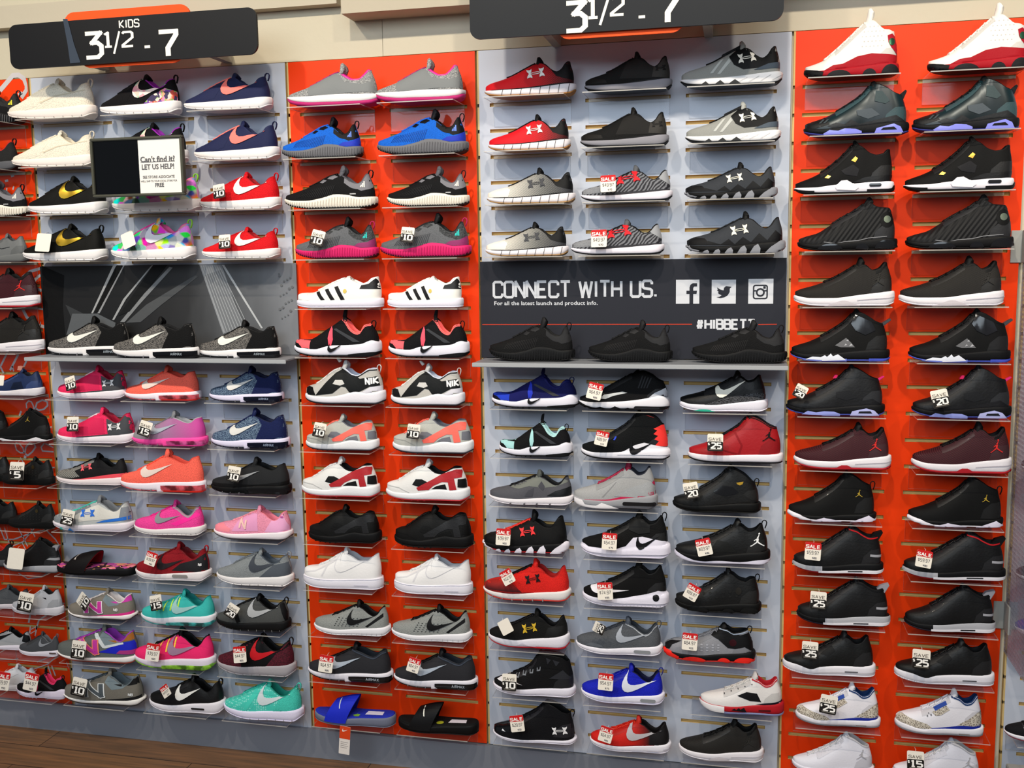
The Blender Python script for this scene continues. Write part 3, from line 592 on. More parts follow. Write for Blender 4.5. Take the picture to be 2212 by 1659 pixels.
MODELS['marl']['kw']['st'] = [(0,.145),(.15,.13),(.3,.125),(.6,.14),(.85,.13),(1,.13)]
MODELS['marl']['ov'] = [o for o in MODELS['marl']['ov'] if o[0] not in ('knit_ribs', 'lace_eyelet', 'sole_grooves', 'triple_bar_badge')]
mk('superstar', 'star', 'efede6l', 'eae6f2f', 'e2deeaf', l='efede8f', c='f2f0ebf', ov=[A('three_stripes', '1c1c20f', [[(.27+i*.105,.19+i*.03),(.31+i*.105,.2+i*.032),(.385+i*.108,.1),(.34+i*.108,.095)] for i in range(3)], .003, True), P('heel_tab', '1c1c20l', [(.76,.225),(.78,.27),(.86,.285),(.93,.35),(.97,.3),(.985,.22)]), P('toe_shell', 'eceaeaf', [(0,.08),(.015,.15),(.06,.18),(.14,.185),(.2,.09)], .003), P('gold_print', 'd8c060f', oval(.6,.2,.02,.025), .003, False), TX('heel_print', 'efede8f', .95, .24, .05, 'S', 0, .2)])
mk('forcewhite', 'force', 'eeecebl', 'eae7f0f', 'dddae4f', l='b9bac0f', c='f0eeedf', t='e4e2e2f', ov=[P('side_seam', 'd9d7daf', [(.06,.19),(.2,.22),(.34,.3),(.5,.4),(.51,.39),(.36,.29),(.3,.16),(.28,.16),(.33,.275),(.2,.205),(.06,.175)]), ('curved_tick_logo', 'd8d6daf', 'a', [xf(SWP, .44, .21, .42, 0)], .002, False), ('curved_tick_face', 'eeecebl', 'a', [xf(SWP, .452, .218, .385, 0)], .0045, False), SB('sole_line', 'cdcad4f', .02, .99, .92, .97), SB('sole_label', 'cfccd8f', .68, .85, .38, .46)], bow=1)
def presto(name, toe, strap, mid_, lin_, u='16161am', band='', sole='e9e7f2f', o='1c1c20f'):
    mk(name, 'presto', u, sole, o, l=lin_, t=u, c=u, lace=None, loop=u, ov=[P('toe_panel', toe, [(0,.1),(.02,.18),(.08,.2),(.16,.195),(.26,.24),(.26,.08)]), P('toe_guard', band or '131316f', [(0,.12),(.01,.165),(.08,.15),(.15,.09),(.05,.09)], .0035), P('strap', strap, [(.235,.09),(.235,.19),(.42,.34),(.47,.36),(.44,.22),(.455,.12),(.36,.09)], .007), P('strap_gap', mid_, [(.455,.12),(.443,.22),(.465,.36),(.49,.32),(.5,.2),(.48,.13)], .005), CB('collar_trim', lin_, .016),
      SW('15161cf', .45, .05, .17, 8), P('side_print', '3a3c40f', [(.5,.32),(.53,.33),(.8,.17),(.72,.17)], .003), SB('heel_plate', o, .66, 1.0, -.05, lambda u: .2 + .1*math.sin((u-.66)*9)), TK(o, .2, .46, 5, .14, .02)], ex=[EX('tongue_loop', u, [(.57,.46),(.59,.54),(.62,.55),(.61,.46)], .02)])
presto('prestopink', 'fa6a72k', '16161am', 'f4566af', 'ff6e6cf')
presto('prestoblue', '2440c4k', '15185ak', '2438c0f', '15185af', u='161a52m', band='12142cf', sole='ece9f4f')
presto('prestomint', 'a9dcdck', '17181bm', 'a9dcdcf', 'b9e6e6f', sole='e8e6f0f')
def hua(name, u, mid_, win, lin_, o, c, cap='', sole='ebebeef', heelw=''):
    mk(name, 'hua', u, sole, o, l=lin_, t=u, c=c, ov=[P('inner_window', win, [(.36,.2),(.4,.27),(.47,.27),(.56,.22),(.46,.17)], .0026), P('heel_cage', mid_, [(.43,.13),(.41,.165),(.6,.275),(.7,.34),(.86,.4),(.92,.39),(.92,.3),(.84,.29),(.87,.15),(.79,.14),(.77,.24),(.7,.24),(.6,.19),(.55,.14)], .0045), P('lower_window', win, [(.58,.15),(.64,.19),(.74,.215),(.76,.15)], .0026), P('heel_window', heelw or win, [(.88,.18),(.88,.28),(.96,.28),(1,.16)], .0026)] + ([P('toe_cap', cap, [(0,.1),(.02,.18),(.07,.21),(.13,.2),(.17,.1)])] if cap else [P('toe_seam', shade(u[:6], .86) + 'f', [(.03,.16),(.2,.15),(.32,.1),(.33,.105),(.2,.16),(.03,.17)])]) + [TK(o, .14, .5, 6, .12, .02)])
hua('huacoral', 'bcbdb6k', 'ff6f60l', '71727bf', '5f616cf', '33303af', 'ff7060f')
hua('huared', 'e2e1dfl', 'ad2028l', '141418f', '16161af', 'b02830f', 'e0dedef')
hua('huablack', '151515f', '27272al', '0a0a0af', '0e0e0ff', '131314f', '131313f', sole='161617f')
mk('huaultra', 'hua', 'c7c4bek', 'ece9f0f', '24242cf', l='cfd4e4f', t='c9c8c6f', c='e3e1def', loop='d8d4d0f', ov=[P('toe_cap', '17181bf', [(0,.1),(.02,.18),(.07,.2),(.13,.19),(.18,.1)]), P('side_cage', '1c1e20f', [(.18,.1),(.3,.24),(.42,.36),(.5,.41),(.58,.37),(.72,.3),(.92,.33),(.95,.22),(.84,.21),(.72,.15),(.62,.11),(.55,.2),(.5,.21),(.4,.13)], .004), P('cage_window', 'dcdad6k', [(.4,.24),(.43,.285),(.51,.285),(.54,.24),(.49,.22)], .0065), P('heel_counter', 'e2e0e8f', [(.74,.14),(.85,.205),(.97,.22),(1,.12)], .005), TX('heel_lettering', 'f2f2f2f', .8, .235, .07, 'NIK', 6, .26), CB('collar_trim', '14151ff', .016)], bow=0)
MODELS['huaultra']['ex'] = [EX('tongue_loop', 'd8d4d0f', [(.47,.5),(.42,.545),(.4,.535),(.44,.48)], .02)]
def ua1(name, u, logo, o, ov=(), s='ece6eaf', heel='16171af', **k):
    run(name, u, s, o, [P('heel_collar', heel, [(.74,.3),(.8,.22),(.88,.19),(.97,.17),(.99,.12),(1,.2),(.95,.4),(.86,.38),(.8,.29)]), UA(logo, .5, .19, .185, 8), MG('rand', heel, .1, .99, [(0,0),(.3,.008),(1,.012)]), TK('2b2a2cf', .22, .92, 8, .95, .005, .02)] + list(ov), c='18181bf', l='141418f', t=k.pop('t', heel), **k)
ua1('uared', 'stripefade:d31420-c81820-3a1518:.42:.85', 'efece6f', 'b0793cf')
ua1('uawhite', 'stripefade:f0e8dc-9b9a93-34353a:.12:.8', '45464af', 'b08a5af', [P('toe_panel', 'efe8daf', [(0,.1),(.02,.15),(.14,.2),(.24,.23),(.3,.18),(.28,.09)])])
run('uablackgrey', '1f1f1fm', '8c8b92f', '17171af', [P('side_panel', '2b2a28w', [(.42,.14),(.46,.24),(.5,.34),(.6,.38),(.74,.31),(.8,.28),(.84,.14)]), P('heel_panel', '3a3734f', [(.78,.15),(.8,.29),(.92,.38),(.97,.33),(1,.13)]), UA('201f1ff', .82, .21, .11, 6), P('toe_cap', '24221ff', [(0,.1),(.02,.15),(.1,.17),(.26,.14),(.28,.1)]), MG('rand', '15151af', .4, .99, [(.4,0),(.6,.01),(1,.01)])], c='19191af', l='131314f', t='1c1b1af')
run('uagrey', '9c9d98k', 'efeeeff', '1b1c1ff', [P('side_panel', '1b1c1ef', [(.48,.3),(.53,.21),(.62,.16),(.78,.17),(.95,.22),(.96,.36),(.9,.4),(.84,.3),(.76,.31),(.62,.39),(.55,.37)]), UA('f2ede0f', .575, .215, .17, 8), P('side_stripes', 'bfc1bcf', [[(.3,.13),(.33,.13),(.43,.28),(.4,.27)], [(.37,.12),(.4,.12),(.5,.25),(.48,.28)]]), P('heel_fin', '4a5560f', [(.72,.15),(.86,.21),(.98,.23),(1,.17),(.8,.15)], .004), Q('sole_wedge', '3a3b3df', [[(.2,.01),(.26,.05),(.3,.01)], [(.34,.01),(.4,.055),(.45,.01)], [(.48,.015),(.54,.06),(.6,.015)]], .005), TK('b9b8baf', .56, .9, 4, .5, .006, .1, .3)], c='16171af', l='141518f', t='a8a9a4f', ex=[EX('tongue_flap', '15161af', [(.4,.28),(.41,.335),(.6,.43),(.6,.38)], .045)])
run('clutch', 'diag:77797e-2a2a2f:9:6', 'ece7f0f', '17181cf', [P('toe_panel', '8a8c90m', [(0,.1),(.03,.155),(.16,.2),(.27,.2),(.34,.12)]), MG('rand', '3a3a3ff', .2, .98, [(.2,0),(.4,.035),(.8,.02),(1,.02)]), UA('d8202af', .42, .2, .25, 12), P('heel_panel', '9a9ca0f', [(.84,.3),(.87,.37),(.93,.4),(.97,.3),(.97,.2)])], c='131318f', l='131318f', t='5a5c60f')
def spine(name, u, logo, pod, o, lace_, toe, **k):
    run(name, u, '161617f', o, [P('side_wave', toe, [(.12,.1),(.24,.14),(.36,.1),(.44,.16),(.5,.1),(.58,.18),(.66,.12),(.74,.22),(.82,.14),(.9,.25),(.99,.16),(.98,.08)], .003), UA(logo, .47, .19, .17, 10), P('toe_cap', toe, [(0,.1),(.02,.15),(.09,.185),(.2,.17),(.26,.1)]), ('sole_pods', pod, 's', lambda f: [[(u + w*.5, f.sb(u)), (u + w*.55, f.sb(u) + h*.5), (u + w*.3, f.sb(u) + h), (u - .01, f.sb(u) + h*.75), (u - w*.5, f.sb(u) + .005)] for u, w, h in ((.21,.07,.035),(.32,.07,.05),(.44,.08,.065),(.57,.09,.085),(.7,.1,.1))], .005, True), Q('heel_pod', pod, [(.8,.005),(.86,.07),(.93,.12),(1.0,.15),(1.01,.06),(.97,.01)], .005), Q('toe_pod', pod, [(0,.1),(.02,.05),(.12,.015),(.15,.035),(.07,.06),(.02,.12)], .005)], c=lace_, l='0e0e10f', t='1a1a1cf', **k)
spine('spinegrey', '3a3d42w', 'efe9d8f', '8b8d94f', '17171af', '232427f', '17171af')
spine('spinered', '1a1a1aw', 'f03a3cf', 'ece6f0f', 'a81e24f', 'e8382cf', '121212f', col=[(.57,.395),(.66,.35),(.75,.3),(.81,.3),(.86,.37),(.9,.42),(.925,.43)], tip=(.59,.5))
run('uamicro', '55555bw', 'eae4e8f', 'ddd8def', [P('collar_panel', '73766ff', [(.27,.23),(.45,.33),(.57,.4),(.66,.36),(.75,.3),(.88,.37),(.95,.33),(.8,.26),(.65,.24),(.5,.26),(.38,.22)], .0018), P('side_print', '45454bf', [[(.45,.12),(.49,.2),(.56,.24),(.54,.12)], [(.6,.26),(.64,.33),(.68,.26),(.66,.2)]], .003), P('heel_counter', '14171cl', [(.7,.13),(.8,.2),(.96,.26),(1,.12)], .003), Q('sole_gaps', '6f6a70f', [[(u,.0),(u+.02,.0),(u+.02,.04),(u,.02)] for u in (.28,.44,.58,.73)])], c='17181cf', l='17181cf', t='4f524ff')
run('uared2', 'd8221cm', 'e9e3e0f', 'c2332af', [P('toe_grille', 'vfade:3a1618-8a1f1c-a8241c:.1:.22', [(0,.1),(.02,.155),(.1,.19),(.3,.24),(.36,.2),(.47,.1)]), UA('1c1013f', .52, .19, .16, 12), MG('rand', '7c1c1cf', .05, .6, [(0,.01),(.4,.015),(.6,0)]), TK('b0a8a6f', .14, .7, 6, .35, .012)], c='1a1418f', l='a81a16f', t='d5221cf')
run('uagold', '1a1a1am', 'eae6eef', 'b01e2af', [UA('c9a52af', .46, .18, .17, 12), P('heel_counter', '232323f', [(.7,.12),(.75,.26),(.96,.3),(1,.12)], .0016), ('sole_wave', 'd9d4def', 's', [[(.35,.03),(.45,.07),(.55,.04),(.62,.02),(.55,.03),(.45,.05)]], .004, True), SB('heel_tread', 'b01e2af', .6, .97, -.1, .1)], c='16161cf', l='131315f', st=[(0,.115),(.15,.1),(.35,.095),(.55,.12),(.8,.15),(1,.18)])
run('lunar', 'fade:d02018-c22018-141214:.35:.75', 'ece9f0f', 'ded9e2f', [SW('b9b4b8f', .46, .17, .42, -4), TK('c9c5cef', .6, .98, 3, .12, .14, 0, .3), MG('rand', '8a1418f', .2, .8, [(.2,0),(.5,.01),(.8,0)])], c='d8301ef', l='1a1416f', t='c42a1ef', bow=1)
# --- basketball mids and highs
def mid(name, u, s, o, ov=(), base='mid', **k): mk(name, base, u, s, o, ov=list(ov), name3='basketball_shoe', **k)
def bfly(name, u, logo, tread): mid(name, u, 'ebe6eaf', tread, [JM(logo, .76, .2, .12), SB('side_flex', 'cfc8ccf', .3, .65, .02, lambda u: .1 + .55*math.sin(PI*(u-.3)/.35)**2) if tread == 'e0dce2f' else SB('tread_wave', tread, .08, 1.0, -.1, lambda u: .08 + .5*max(0, math.sin(PI*(u-.38)/.25))**2 * (1 if .38 < u < .63 else 0)), SB('sole_line', 'c5bfc6f', .62, .99, .52, .58), CB('collar_trim', '0f0f10f', .03, .8)], c='0f0f11f', l='0d0d0ff', t='121213f')
bfly('bflyblack', 'diag:1a1917-262320:30', '35322ff', 'e0dce2f')
bfly('bflymaroon', 'diag:2a1216-4a1c24:26', 'd02a26f', 'b3222cf')
mid('supermax', '17171am', 'eceaf0f', '17171af', [P('ankle_ribs', '2b2c32f', [[(.66+i*.03,.28),(.675+i*.03,.28),(.72+i*.03,.44-i*.01),(.705+i*.03,.44-i*.01)] for i in range(4)], .003), P('side_flash', 'c9ccccf', [(.24,.14),(.3,.19),(.5,.235),(.55,.22),(.4,.18),(.32,.14)], .003), P('heel_counter', 'd5d9e2f', [(.74,.12),(.84,.22),(.95,.28),(1,.12)], .003), P('lace_dots', 'e6e6e6f', [oval(.24+i*.07,.24+i*.05,.012,.008,6) for i in range(5)], .003), ('sole_wave', K_, 's', [[(0,.1),(.01,.06),(.15,-.01),(.6,-.01),(.56,.03),(.5,.01),(.42,.05),(.35,.01),(.26,.04),(.2,.02),(.1,.05)]], .004, True), WI('17181cg', .62, .99, .005, .05)], base='high', col=[(.6,.46),(.7,.48),(.8,.44),(.87,.38),(.91,.36)], vamp=[(0,.115),(.02,.14),(.07,.16),(.18,.2),(.31,.265),(.45,.36),(.6,.46)], tip=(.64,.5), st=[(0,.1),(.15,.09),(.3,.1),(.5,.11),(.7,.14),(.9,.19),(1,.15)])
mid('kyrie', '17171al', 'e9e6f0f', 'e9e6f0f', [SW('f2efe2f', .43, .16, .37, 12), MG('speckled_rand', 'knit2:141416-55565a', .3, .99, [(.3,0),(.5,.07),(.9,.09),(1,.05)]), SB('green_wave', '35b898f', .17, .42, -.05, lambda u: .35*math.sin(PI*(u-.17)/.25)), ], l='0d0d0ff', c='101012f')
mid('hyperdunk', '101216m', 'edebf2f', '17171cf', [('sole_swell', 'edebf2f', 'a', [[(.42,.06),(.5,.1),(.62,.17),(.72,.2),(.85,.17),(.99,.14),(1,.06)]], .004, True), SW('14141af', .565, .055, .28, 8), P('heel_teeth', 'f43a34f', [(.9,.4),(.82,.36),(.86,.34),(.82,.3),(.87,.28),(.83,.24),(.88,.22),(.84,.17),(.99,.15),(1,.4)], .003), P('collar_cord', 'e8302cf', [(.6,.5),(.62,.53),(.7,.525),(.84,.48),(.84,.495),(.7,.54),(.61,.545)], .004), A('lace_cords', '2a48c8f', [[(.3,.2),(.32,.2),(.34,.24),(.32,.24)], [(.38,.22),(.4,.22),(.42,.26),(.4,.26)]])], base='high', col=[(.62,.53),(.7,.52),(.8,.495),(.86,.46),(.91,.4)], l='16161af', c='14151cf')
mid('jordanred', 'a3151cl', 'efeaf0f', '16141af', [JM('1b1416f', .78, .25, .13), P('side_seam', '8a1018f', [(.2,.2),(.5,.1),(.55,.1),(.58,.2),(.5,.36),(.48,.35),(.56,.2),(.53,.11),(.2,.21)], .002), CB('collar_trim', '1c1416f', .014)], base='high', l='17141af', c='16151af', t='17151af', st=[(0,.09),(.3,.085),(.7,.1),(1,.11)], sb=[(0,.03),(.1,.008),(.25,0),(1,0)])
mid('flightgrey', 'a9a9a9w', '9a9a9ef', '5c5a60f', [P('toe_seam', '8b8b8cf', [(.36,.12),(.52,.28),(.53,.28),(.38,.12)]), P('heel_knit', 'a9abadw', [(.5,.13),(.62,.2),(.96,.31),(1,.12)], .003), MG('rand', 'c22850f', .16, .99, [(.1,0),(.4,.01),(.7,.03),(1,.04)]), SB('white_shank', 'eeeaecf', .03, .56, .0, lambda u: .9 if u < .15 else (.35 if u < .3 else (.75*max(0,(.56-u)/.2) if u > .36 else .35+(u-.3)*6))), WI('26262ag', .6, .98, .035, .075), A('heel_triangle', 'c22850f', [(.93,.28),(.98,.33),(.985,.22)])], l='2b2f3cf', c='b0304cf', t='8a1c3af')
mid('ten', '161616l', '141414f', '121212f', [P('side_rib', '202020l', [(.3,.12),(.36,.19),(.42,.16),(.52,.22),(.62,.16),(.76,.25),(.9,.16),(.98,.16),(.98,.1),(.3,.08)], .005), P('gold_print', 'a8862af', [(.72,.36),(.8,.375),(.79,.345),(.76,.33),(.735,.34)], .003, False), P('side_panel', '1f2022g', [(.46,.24),(.56,.32),(.68,.31),(.76,.24),(.6,.2)], .003)], base='high', loop='141414f', col=[(.62,.525),(.7,.5),(.8,.45),(.88,.38),(.91,.35)])
mid('hyperrev', '161616m', 'ebe6f4f', 'dcd8e6f', [('sole_swell', 'ebe6f4f', 'a', [[(0,.09),(.01,.13),(.06,.12),(.1,.1),(.42,.1),(.52,.13),(.6,.22),(.7,.235),(.94,.19),(.995,.15),(1,.05),(.5,.04),(.1,.05)]], .004, True), SW('14141af', .64, .09, .27, 10), P('ankle_strap', '242424f', [(.55,.3),(.56,.4),(.6,.44),(.78,.4),(.78,.28),(.66,.26)], .006)], l='0d0d0ff', loop='17171af')
mid('superfly', '151515l', '161616f', 'e4dcf2f', [JM('efefeff', .79, .2, .14), SB('white_sole_line', 'e9e4f4f', 0, 1.0, -.1, lambda u: .95 - u*3.2 if u < .2 else .28 + .1*math.cos(u*14)), JM('efefeff', .615, .43, .06), P('side_panel', '20211ff', [(.36,.12),(.45,.26),(.56,.24),(.66,.13)], .002)], l='0d0d0ff', loop='1a1a22f')
mid('kd', '121214k', 'e9e5f2f', 'd9d6e2f', [('sole_swell', 'e9e5f2f', 'a', [[(.2,.07),(.5,.1),(.75,.15),(.88,.19),(.99,.17),(1,.05),(.5,.04)]], .004, True), A('round_badge', '17181df', oval(.86,.115,.037,.037), .006), SW('ebe8eef', .09, .15, .45, -12, .7), TK('c2bfcbf', .15, .95, 20, .25, .004)], l='0d0d0ff')
mid('carbon13', '161616l', '141414f', '121212f', [A('round_badge', '4a4640d', oval(.735,.27,.035,.045), .006), P('quilting', '262626f', [oval(.34+i*.075, .17+j*.055+i*.008, .018, .014, 8) for i in range(6) for j in range(2)], .004), BU('1c1c1cf', [(.28,.26,.07),(.62,.16,.06),(.86,.22,.09)])], base='high', loop='161619f', lace=(4,), vamp=[(0,.12),(.02,.16),(.08,.18),(.2,.22),(.32,.27),(.48,.37),(.58,.46)], col=[(.58,.465),(.65,.45),(.74,.39),(.82,.37),(.87,.4),(.91,.41)], tip=(.6,.52))
mid('lowthirteen', '8f9096w', '17171bf', 'e62a22f', [P('quilting', 'a7a8b0f', [oval(.36+i*.06, .15+j*.035+i*.002, .014, .01, 8) for i in range(5) for j in range(3)], .0028), P('toe_rand', '17171bf', [(0,.1),(.02,.18),(.07,.21),(.2,.23),(.1,.18),(.07,.12)], .003), P('ankle_panel', '141417f', [(.52,.34),(.6,.3),(.7,.2),(.78,.19),(.88,.22),(.93,.18),(.97,.14),(.95,.4),(.83,.37),(.7,.42),(.58,.42)], .003), A('round_badge', '5a2a30d', oval(.755,.27,.04,.045), .006), BU('f02a20f', [(.34,.28,.07),(.66,.15,.07),(.88,.24,.09)]), Q('toe_pod', 'f02a20f', [(0,.11),(.02,.04),(.1,.01),(.17,.01),(.18,.05),(.1,.08),(.03,.14)], .005), CB('collar_trim', 'a9b6c8f', .014)], l='141417f', t='161619f', c='77787ff', loop='17171bf', bow=1, col=[(.6,.43),(.68,.43),(.76,.385),(.84,.4),(.9,.42)], vamp=[(0,.13),(.02,.17),(.08,.21),(.2,.24),(.38,.285),(.48,.34),(.6,.42)])
mid('uahigh', '151619m', 'e9e5f0f', 'dedbe6f', [P('lace_loops', '7c8086f', [[(.3+i*.085,.22+i*.035),(.34+i*.085,.22+i*.038),(.345+i*.085,.27+i*.038),(.335+i*.085,.27+i*.038),(.33+i*.085,.235+i*.038),(.31+i*.085,.235+i*.036),(.31+i*.085,.265+i*.036),(.3+i*.085,.265+i*.035)] for i in range(4)], .004), P('ankle_print', '303238f', [[(.66,.5),(.68,.42),(.72,.48)], [(.74,.48),(.78,.4),(.82,.46)], [(.7,.24),(.86,.36),(.96,.24)]], .003), P('toe_print', 'e8e6eaf', [(.06,.15),(.16,.2),(.25,.19),(.14,.14)], .003), P('side_print', 'e8e6eaf', [(.28,.16),(.39,.14),(.28,.18)], .004)], base='high', l='101114f', c='14151af', col=[(.55,.53),(.65,.53),(.75,.52),(.85,.5),(.91,.45)], vamp=[(0,.115),(.02,.14),(.07,.16),(.18,.2),(.31,.265),(.42,.33),(.5,.42),(.55,.52)], tip=(.57,.56))
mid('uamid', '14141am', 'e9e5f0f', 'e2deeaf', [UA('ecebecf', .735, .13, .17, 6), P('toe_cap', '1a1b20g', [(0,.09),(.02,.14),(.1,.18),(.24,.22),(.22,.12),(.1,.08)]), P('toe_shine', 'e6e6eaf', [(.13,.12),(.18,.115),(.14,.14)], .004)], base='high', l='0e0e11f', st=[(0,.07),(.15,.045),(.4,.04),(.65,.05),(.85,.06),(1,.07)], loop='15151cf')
mid('fivelow', 'e2dedbl', 'b51c26f', '8d95b8f', [P('side_net', '17171cf', [(.45,.22),(.56,.27),(.68,.26),(.73,.16),(.6,.165)], .003), SB('white_toe', 'e9e6e6f', 0, .3, .05, 1.1), P('heel_wedge', '15162af', [(.66,.13),(.78,.15),(.98,.18),(.99,.12)], .004), ('sole_teeth', '17171cf', 's', [[(.38,.05),(.42,.07),(.44,.055),(.47,.08),(.49,.06),(.53,.085),(.56,.03),(.46,.04)]], .005, True), SB('sole_slot', '3a1418f', .7, .84, .4, .52), SB('clear_tread', '8d95c8g', .3, 1, -.1, .15), P('lace_holes', '2a2a2af', [oval(.3+i*.08,.22+i*.035,.006,.008,6) for i in range(5)], .003), CB('collar_trim', 'c0202cf', .018)], l='b01c26f', c='d8d5cff', t='cfcac6f', bow=1, sb=[(0,.07),(.06,.03),(.18,.0),(1,0)])
mid('thirteenwhite', 'ece7dfl', 'a6121ff', '1a191bf', [BU('27262af', [(.36,.26,.07),(.68,.15,.075),(.9,.2,.11)]), Q('toe_pod', '1d1c1ef', [(0,.1),(.01,.0),(.18,-.01),(.2,.06),(.17,.1),(.03,.12)], .005), P('red_sweep', 'a6121ff', [(.2,.07),(.3,.12),(.4,.13),(.55,.2),(.7,.225),(.97,.2),(1,.1),(.5,.06)], .004), P('heel_patch', 'ab1528f', [(.86,.4),(.87,.33),(.9,.28),(.97,.2),(1,.25),(.97,.36),(.91,.42)], .003), A('round_badge', '4d8a68d', oval(.905,.335,.03,.038), .007), P('quilt_dots', 'd8cfc6f', [oval(.6+i*.04+(j%2)*.02, .3+j*.05, .005, .005, 6) for i in range(6) for j in range(5)], .003), P('sole_print', 'cfc6c0f', oval(.5,.2,.0,.0), .003)][:-1], base='high', l='e3ddd4f', t='efe9dff', c='efe9e0f', bow=1, vamp=[(0,.12),(.02,.135),(.08,.15),(.2,.19),(.31,.27),(.44,.38),(.56,.49),(.64,.56)], col=[(.64,.565),(.71,.555),(.78,.5),(.83,.46),(.88,.455),(.92,.44)], tip=(.675,.69), hx=.94, lace=(7,))
mid('sixirid', '1c3034i', '1a1c20f', '3a3f8cf', [P('toe_guard', '16181bl', [(0,.1),(.01,.15),(.08,.19),(.2,.2),(.24,.12),(.1,.08)]), P('side_mud', '23262al', [(.22,.1),(.3,.13),(.38,.11),(.44,.16),(.52,.11),(.6,.13),(.86,.19),(.96,.12),(.9,.07),(.3,.06)], .004), P('side_window', '4c545af', [(.5,.2),(.49,.25),(.63,.27),(.71,.2),(.6,.16)], .003), P('ankle_window', '3c4a4cf', [(.66,.34),(.67,.45),(.73,.44),(.8,.34),(.76,.31)], .003), P('toe_slashes', '3b4448f', [[(.14,.13),(.16,.13),(.2,.17),(.18,.17)], [(.18,.13),(.2,.13),(.24,.17),(.22,.17)]], .005), Q('front_bubble', '8b8fe8g', [(.18,.02),(.24,.055),(.32,.045),(.38,.065),(.48,.06),(.54,.035),(.54,.012),(.2,.008)], .005), Q('heel_bubble', '8b8fe8g', [(.66,.01),(.68,.06),(.84,.1),(.9,.07),(.93,.01)], .005), Q('heel_slot', '15161af', [(.72,.04),(.74,.062),(.84,.07),(.87,.04)], .008)], base='high', l='131518f', c='0e0f11f', t='131417f', bow=1, ex=[EX('heel_tab', '17191cf', [(.9,.3),(.89,.4),(.95,.455),(.965,.44),(.935,.36)], .03)])
mid('sixblack', '1a1b1el', '18181bf', '3f4a9cf', [P('side_mud', '1f1f23l', [(.04,.1),(.2,.13),(.32,.1),(.44,.16),(.52,.11),(.6,.13),(.86,.19),(.96,.12),(.9,.07),(.3,.06)], .004), P('side_window', '25262af', [(.5,.2),(.5,.26),(.63,.28),(.71,.2),(.6,.17)], .003), Q('front_bubble', '9aa4e8g', [(.16,.01),(.22,.05),(.3,.035),(.38,.05),(.48,.045),(.54,.02),(.54,.0)], .005), Q('heel_bubble', 'b9bcecg', [(.64,.005),(.66,.05),(.8,.085),(.88,.06),(.93,.005)], .005), Q('heel_slot', '25262ef', [(.72,.03),(.73,.05),(.84,.055),(.86,.03)], .008)], base='high', l='131316f', c='111113f', ex=[EX('heel_tab', 'e02a78f', [(.9,.39),(.97,.435),(.985,.425),(.93,.38)], .02), EX('lace_toggle', 'e02a64f', [(.47,.4),(.49,.44),(.52,.44),(.51,.4)], .025)])
mid('four', '121213w', 'ece8eff', '141416f', [P('side_net', '26262af', [(.46,.23),(.58,.29),(.64,.24),(.62,.17),(.5,.19)], .003), P('wing_clip', 'c9a24ad', [[(.56,.33),(.6,.37),(.625,.35),(.6,.31)], [(.3,.16),(.33,.19),(.36,.175),(.34,.155)]], .005), P('heel_rand', '17171al', [(.58,.11),(.7,.16),(.97,.18),(.98,.11)], .003), SB('black_heel', '17171af', .72, 1.0, -.05, lambda u: .35 if u < .97 else .6), SB('toe_rand', '17171af', 0, .2, -.05, .5), ('white_wedge', 'ebe7edf', 'a', [[(.4,.07),(.46,.13),(.52,.135),(.58,.1),(.64,.06),(.6,.03),(.42,.04)]], .005, True), WI('2a2a2eg', .74, .86, .065, .095)], base='high', l='141416f', c='111113f', vamp=[(0,.1),(.02,.12),(.07,.14),(.18,.18),(.31,.25),(.45,.36),(.52,.43),(.58,.5)], col=[(.58,.5),(.66,.46),(.74,.4),(.82,.375),(.89,.39),(.93,.43)], hx=.95, tip=(.59,.53), st=[(0,.075),(.2,.07),(.4,.09),(.6,.1),(.8,.115),(1,.115)])
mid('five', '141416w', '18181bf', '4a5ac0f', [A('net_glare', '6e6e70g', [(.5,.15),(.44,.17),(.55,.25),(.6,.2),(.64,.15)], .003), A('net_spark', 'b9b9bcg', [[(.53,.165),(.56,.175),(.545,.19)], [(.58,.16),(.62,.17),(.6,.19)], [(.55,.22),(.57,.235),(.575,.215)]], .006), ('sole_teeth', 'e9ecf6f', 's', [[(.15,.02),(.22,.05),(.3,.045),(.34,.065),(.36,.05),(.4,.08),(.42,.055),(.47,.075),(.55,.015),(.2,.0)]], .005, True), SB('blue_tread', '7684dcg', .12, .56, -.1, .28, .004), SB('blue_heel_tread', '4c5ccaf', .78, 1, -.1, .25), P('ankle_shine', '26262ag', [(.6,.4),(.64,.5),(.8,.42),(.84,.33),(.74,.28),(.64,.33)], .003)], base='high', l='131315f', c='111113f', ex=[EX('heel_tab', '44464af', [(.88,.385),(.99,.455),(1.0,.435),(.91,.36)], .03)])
mid('thirteenblack', 'diag:1b1b1c-161617:8', '161617f', '131314f', [A('round_badge', 'aab8a0d', oval(.88,.325,.035,.038), .006), P('patch', '131314f', oval(.88,.32,.07,.085), .0025), BU('232325g', [(.32,.26,.075),(.64,.14,.075),(.88,.24,.11)]), P('sweep_line', '8a8a8cg', [(.26,.09),(.38,.07),(.46,.09),(.6,.1),(.7,.125),(.88,.14),(.88,.147),(.7,.133),(.6,.108),(.46,.098),(.38,.078),(.26,.097)], .004)], base='high', l='101012f', vamp=[(0,.1),(.02,.13),(.08,.155),(.2,.19),(.31,.26),(.44,.35),(.56,.42),(.66,.5)], col=[(.66,.505),(.72,.495),(.78,.455),(.84,.445),(.9,.44),(.93,.41)], tip=(.7,.56))
